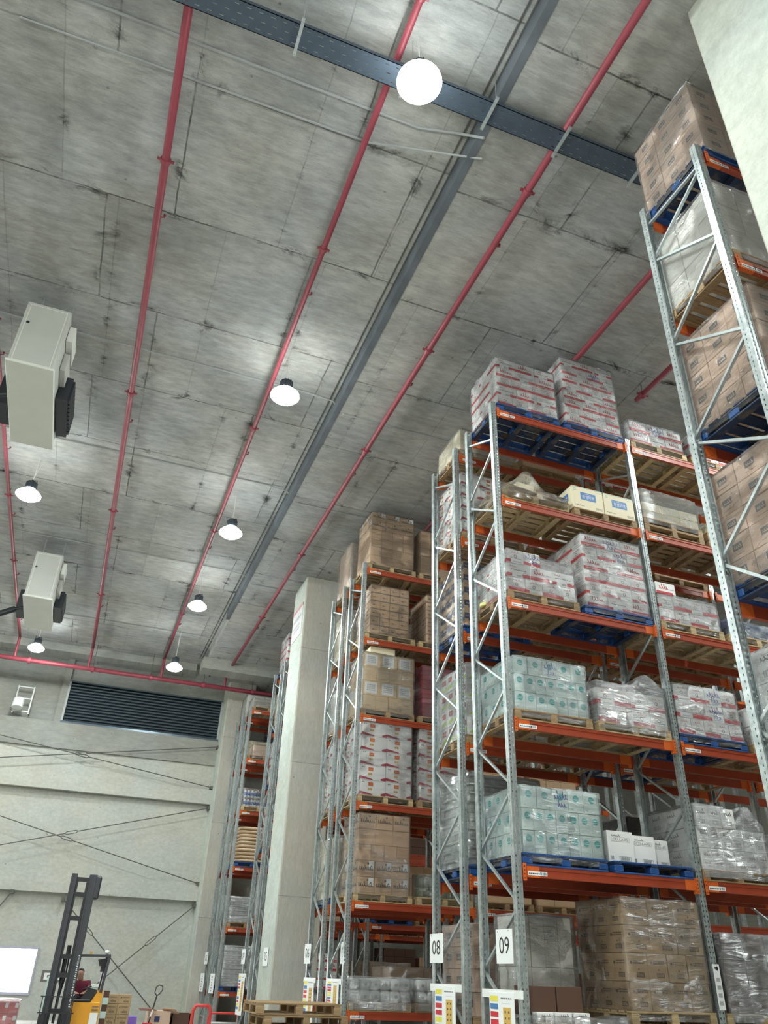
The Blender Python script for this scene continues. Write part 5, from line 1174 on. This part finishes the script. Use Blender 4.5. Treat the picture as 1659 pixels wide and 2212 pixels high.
# arms resting forward on the console
for s in (-1, 1):
    sh_ = chain(2, [(V3(0.02 + 0.17 * s, 0.10, 1.26), 0.055), (V3(0.02 + 0.21 * s, -0.02, 1.08), 0.042), (V3(0.0 + 0.10 * s, -0.20, 1.02), 0.03), (V3(0.02 + 0.07 * s, -0.26, 1.02), (0.036, 0.02))])
    for k in range(4): chain(sh_, [(V3(0.02 + 0.07 * s + (k - 1.5) * 0.019, -0.31 - 0.005 * (k in (1, 2)), 1.02), 0.0085), (V3(0.02 + 0.07 * s + (k - 1.5) * 0.02, -0.335 - 0.01 * (k in (1, 2)), 1.005), 0.007)])
    chain(sh_, [(V3(0.02 + 0.07 * s - 0.045 * s, -0.275, 1.015), 0.010), (V3(0.02 + 0.07 * s - 0.05 * s, -0.30, 1.005), 0.008)])
    chain(0, [(V3(0.08 + 0.09 * s, 0.2, 0.9), 0.085), (V3(0.02 + 0.1 * s, -0.12, 0.9), 0.062), (V3(0.02 + 0.1 * s, -0.16, 0.55), 0.045), (V3(0.02 + 0.1 * s, -0.22, 0.46), 0.04), (V3(0.02 + 0.1 * s, -0.33, 0.44), 0.03)])
person = skin_obj('person', N, E_, SKN)
tag(person, 'person in a maroon shirt sitting at the controls of the reach truck', 'person')
skin_obj('shirt', [(V3(0.09, 0.265, 0.95), 0.165), (V3(0.06, 0.19, 1.08), 0.168), (V3(0.02, 0.11, 1.20), 0.165), (V3(-0.005, 0.09, 1.275), 0.095),
                   (V3(-0.16, 0.10, 1.235), 0.085), (V3(-0.185, 0.01, 1.13), 0.068), (V3(0.20, 0.10, 1.235), 0.085), (V3(0.225, 0.01, 1.13), 0.068)],
         [(0, 1), (1, 2), (2, 3), (2, 4), (4, 5), (2, 6), (6, 7)], SHIRT, person)
skin_obj('trousers', [(V3(0.09, 0.27, 0.93), 0.12), (V3(-0.01, 0.2, 0.9), 0.092), (V3(-0.08, -0.12, 0.9), 0.07), (V3(-0.08, -0.15, 0.52), 0.055), (V3(0.17, 0.2, 0.9), 0.092), (V3(0.12, -0.12, 0.9), 0.07), (V3(0.12, -0.15, 0.52), 0.055)],
         [(0, 1), (1, 2), (2, 3), (0, 4), (4, 5), (5, 6)], TRO, person)
mb = MB(); hc = V3(-0.04, 0.03, 1.47); vs = []; nn_, mm_ = 16, 6
for i in range(mm_ + 1):
    ph = math.pi * (0.08 + 0.42 * i / mm_)
    for k in range(nn_):
        t = 2 * math.pi * k / nn_; back = 0.5 + 0.5 * math.sin(t); zz = hc[2] + 0.092 * math.cos(ph * (0.55 + 0.6 * back))
        rr = math.sin(ph * (0.55 + 0.6 * back)); vs.append((hc[0] + 0.088 * rr * math.cos(t), hc[1] + 0.098 * rr * math.sin(t), zz))
mb.add(vs, [(i * nn_ + k, i * nn_ + (k + 1) % nn_, (i + 1) * nn_ + (k + 1) % nn_, (i + 1) * nn_ + k) for i in range(mm_) for k in range(nn_)] + [tuple(range(nn_))], HAIR)
link('hair', mb.mesh('hair', True), person)
mb = MB()
mb.tube([V3(-0.045, -0.065, 1.475), V3(-0.045, -0.085, 1.45), V3(-0.045, -0.072, 1.44)], [0.006, 0.012, 0.010], SKN, 8)
for s in (-1, 1): mb.tube([V3(-0.045 + 0.072 * s, 0.01, 1.45), V3(-0.045 + 0.08 * s, 0.015, 1.48)], [0.010, 0.014], SKN, 8)
link('nose_and_ears', mb.mesh('nose_and_ears', True), person)
mb = MB()
for s in (-1, 1): mb.lathe([(0.007, 0), (0.008, 0.004), (0.004, 0.009)], BLACKP, 8, V3(-0.045 + 0.026 * s, -0.073, 1.475))
mb.box(px_ - 0.045 - 0.02, px_ - 0.045 + 0.02, py_ - 0.073, py_ - 0.06, 1.418, 1.424, P_CRIM)
link('eyes_and_mouth', mb.mesh('eyes_and_mouth'), person)

# goods behind and beside the truck
stack('tan', 1.75, 26.3, 0, 0.7, 0.5, [(0.25, 2, 1), (0.25, 2, 1), (0.25, 2, 1), (0.22, 2, 1)], 'brown carton stacked right of the yellow reach truck', 'brown cartons right of the reach truck', pl='beside the reach truck')
PGM = mat('pale_green_strip', (0.55, 0.72, 0.70), 0.5)
for (x, y, z0, z1, lb) in ((0.12, 25.6, 0.5, 1.35, 'pale green marker post left of the reach truck mast'), (1.66, 25.9, 0.1, 1.05, 'pale green and maroon post right of the reach truck')):
    mb = MB(); n = 6
    for k in range(n): mb.box(x, x + 0.14, y, y + 0.14, z0 + (z1 - z0) * k / n, z0 + (z1 - z0) * (k + 1) / n, PGM if (k % 2 == 0 or x < 1) else KR_B)
    if z0 > 0.1: mb.box(x + 0.04, x + 0.1, y + 0.04, y + 0.1, 0, z0, PGM)
    o = link('marker_post', mb.mesh('marker_post')); tag(o, lb, 'post')
mb = MB(); mb.box(0.9, 1.6, 26.0, 26.5, 0.0, 1.12, PGM); mb.box(0.88, 1.62, 25.98, 26.52, 1.12, 1.18, WHITE); o = link('storage_bin', mb.mesh('storage_bin')); tag(o, 'pale green bin with a white rim behind the driver', 'bin')
mb = MB(); mb.box(-0.05, 0.55, 26.2, 26.23, 1.2, 1.48, P_GREY); mb.box(0.02, 0.48, 26.19, 26.2, 1.26, 1.42, CARD_W); mb.box(0.1, 0.4, 26.18, 26.19, 1.31, 1.37, P_GREY); mb.box(0.22, 0.28, 26.2, 26.25, 0, 1.2, P_GREY)
o = link('small_monitor', mb.mesh('small_monitor')); tag(o, 'small dark framed panel on a stand behind the truck mast', 'panel')
# pallet truck handle
HP = mat('handle_paint', (0.03, 0.03, 0.03), 0.5)
root2 = empty('hand_pallet_truck', (3.0, 26.5, 0)); tag(root2, 'hand pallet truck with a looped black handle near the far wall', 'pallet truck')
mb = MB(); mb.tube([(0.0, 0, 0.12), (0.15, 0, 0.95)], 0.02, HP, 8); mb.tube([(0.06, 0, 0.45), (0.10, 0, 0.62)], 0.026, WHITE, 8); link('handle_shaft', mb.mesh('handle_shaft'), root2)
mb = MB(); mb.tube([(0.15, 0, 0.95), (0.08, 0, 1.02), (0.1, 0, 1.16), (0.17, 0, 1.21), (0.27, 0, 1.19), (0.29, 0, 1.1), (0.22, 0, 1.0), (0.15, 0, 0.95)], 0.014, HP, 8); link('handle_loop', mb.mesh('handle_loop'), root2)
mb = MB(); mb.box(-0.12, 0.12, -0.05, 0.15, 0.05, 0.3, P_RED); link('pump_unit', mb.mesh('pump_unit'), root2)
for x in (-0.2, 0.1):
    mb = MB(); mb.box(x, x + 0.12, 0.1, 1.2, 0.05, 0.1, P_RED); link('fork', mb.mesh('fork'), root2)
mb = MB(); mb.tube([(-0.06, 0, 0.08), (0.06, 0, 0.08)], 0.08, HP, 14); link('wheel', mb.mesh('wheel'), root2)
# torn cardboard boxes near the far wall
mb = MB(); mb.box(3.1, 3.75, 27.5, 28.1, 0, 0.55, KR_P); mb.box(3.3, 3.45, 27.495, 27.5, 0.28, 0.42, P_NAVY); mb.bar((3.1, 27.5, 0.55), (3.0, 27.3, 0.62), 0.5, 0.01, KR_P)
o = link('cardboard_box', mb.mesh('cardboard_box')); tag(o, 'open cardboard box with a small navy logo by the far wall', 'cardboard box')
mb = MB(); mb.box(3.8, 4.35, 27.6, 27.63, 0, 0.5, KR_B); mb.box(3.8, 4.35, 28.0, 28.03, 0, 0.5, KR_B); mb.box(3.8, 3.83, 27.6, 28.03, 0, 0.5, KR_B); mb.box(4.32, 4.35, 27.6, 28.03, 0, 0.5, KR_B); mb.box(3.8, 4.35, 27.6, 28.03, 0, 0.03, KR_B); mb.bar((3.8, 27.6, 0.5), (3.65, 27.45, 0.62), 0.5, 0.01, KR_P)
o = link('cardboard_box', mb.mesh('cardboard_box')); tag(o, 'dark open cardboard box right of the box with the navy logo', 'cardboard box')
mb = MB(); mb.box(1.95, 2.75, 27.0, 27.5, 0, 0.42, mat('violet_plastic', (0.30, 0.18, 0.75), 0.4)); o = link('storage_crate', mb.mesh('storage_crate')); tag(o, 'violet crate on the floor left of the pallet truck handle', 'crate')
# red tubular rail
RR = mat('red_rail', (0.62, 0.05, 0.05), 0.4)
def redrail(x0, x1, y, h, label):
    mb = MB(); mb.tube([(x0, y, 0), (x0, y, h - 0.1), (x0 + 0.06, y, h), (x1 - 0.06, y, h), (x1, y, h - 0.1), (x1, y, 0)], 0.04, RR, 10); mb.tube([(x0, y, 0.5 * h), (x1, y, 0.5 * h)], 0.025, WHITE, 8)
    o = link('guard_rail', mb.mesh('guard_rail', True)); tag(o, label, 'guard rail')
redrail(3.35, 3.75, 21.0, 0.92, 'red tubular guard rail standing left of the pallet stack')
redrail(5.0, 5.9, 28.2, 0.5, 'low red guard rail before the far rack ends')
mb = MB(); mb.box(5.3, 5.42, 28.6, 28.85, 0, 1.0, mat('dark_green_bin', (0.03, 0.10, 0.11), 0.5)); mb.box(5.5, 5.62, 28.6, 28.85, 0, 0.9, P_YEL); mb.box(5.75, 6.0, 28.6, 28.85, 0, 0.95, P_GREY)

# ------------------------------------------------------------------ build the cartons: the 300 that show largest one by one, the rest as stuff
from mathutils.bvhtree import BVHTree
bv, bf = [], []
def bvbox(x0, x1, y0, y1, z0, z1):
    o = len(bv); bv.extend([(x0, y0, z0), (x1, y0, z0), (x1, y1, z0), (x0, y1, z0), (x0, y0, z1), (x1, y0, z1), (x1, y1, z1), (x0, y1, z1)])
    bf.extend([tuple(o + i for i in f) for f in ((0, 3, 2, 1), (4, 5, 6, 7), (0, 1, 5, 4), (1, 2, 6, 5), (2, 3, 7, 6), (3, 0, 4, 7))])
for c in CARTONS: bvbox(c[1] - c[4] / 2, c[1] + c[4] / 2, c[2] - c[5] / 2, c[2] + c[5] / 2, c[3], c[3] + c[6])
bvbox(5.1, 6.25, 21.05, 22.5, 0, 12.2); bvbox(5.1, 6.25, 2.05, 3.5, 0, 12.2)
for r_, (yn_, yf_) in ROWS.items():
    for z_ in LV:
        for s_ in range(2 if r_ == 10 else 4):
            xs_ = slot_x(s_); bvbox(xs_, xs_ + PW, yn_, yf_, z_ + 0.05, z_ + 0.3)
tree = BVHTree.FromPolygons(bv, bf); EYE = Vector((0, 0, 1.6)); RM = Matrix(RT)
def pix(p):
    c = RM @ (Vector(p) - EYE); return (829.5 + 1658.127 * c.x / c.z, 1106 + 1658.127 * c.y / c.z) if c.z > 0.1 else None
def score(c):
    k, x, y, z, w_, d_, h_ = c[:7]; tot = 0.0
    for (o, a) in (((x - w_ / 2, y - d_ / 2, z), (w_, 0, 0)), ((x - w_ / 2, y - d_ / 2, z), (0, d_, 0))):
        o = Vector(o); a = Vector(a); vis = 0; P = []
        for u in (0.12, 0.5, 0.88):
            for v in (0.12, 0.5, 0.88):
                p = o + a * u + Vector((0, 0, h_ * v)); q = pix(p)
                if q is None or not (0 <= q[0] <= 1659 and 0 <= q[1] <= 2212): continue
                d = p - EYE; L = d.length; hit = tree.ray_cast(EYE, d / L, L + 1)
                if hit[0] is None or hit[3] > L - 0.012: vis += 1
        if vis:
            q = [pix(o), pix(o + a), pix(o + a + Vector((0, 0, h_))), pix(o + Vector((0, 0, h_)))]
            if None in q: continue
            ar = abs(sum(q[i][0] * q[(i + 1) % 4][1] - q[(i + 1) % 4][0] * q[i][1] for i in range(4))) / 2; tot += ar * vis / 9
    return tot
sc_l = sorted(((score(c), i) for i, c in enumerate(CARTONS)), reverse=True)
KEEP = set(i for s_, i in sc_l[:296] if s_ > 0); SEEN = set(i for s_, i in sc_l if s_ > 0)
print('cartons', len(CARTONS), 'seen', len(SEEN), 'kept', len(KEEP), 'smallest kept', sc_l[295][0])
rest = MB()
for i, (kind, x, y, z, w_, d_, h_, v, label, group, rz) in enumerate(CARTONS):
    if i in KEEP:
        o = link('carton', carton_mesh(kind, w_, d_, h_, v, False), None, (x, y, z), rz); tag(o, label, 'carton', group)
    else:
        me = carton_mesh(kind, w_, d_, h_, v, False); T = Matrix.Translation((x, y, z)) @ Matrix.Rotation(rz, 4, 'Z'); seen = i in SEEN
        off = len(rest.v); rest.v += [tuple(T @ q.co) for q in me.vertices]
        for p in me.polygons:
            if not seen and p.material_index > 0: continue
            rest.f.append(tuple(off + j for j in p.vertices)); rest.m.append(rest.mi(me.materials[p.material_index]))
o = link('stacked_cartons', rest.mesh('stacked_cartons')); tag(o, 'remaining cartons farther away or mostly hidden on all the racks', 'cartons', None, 'stuff')
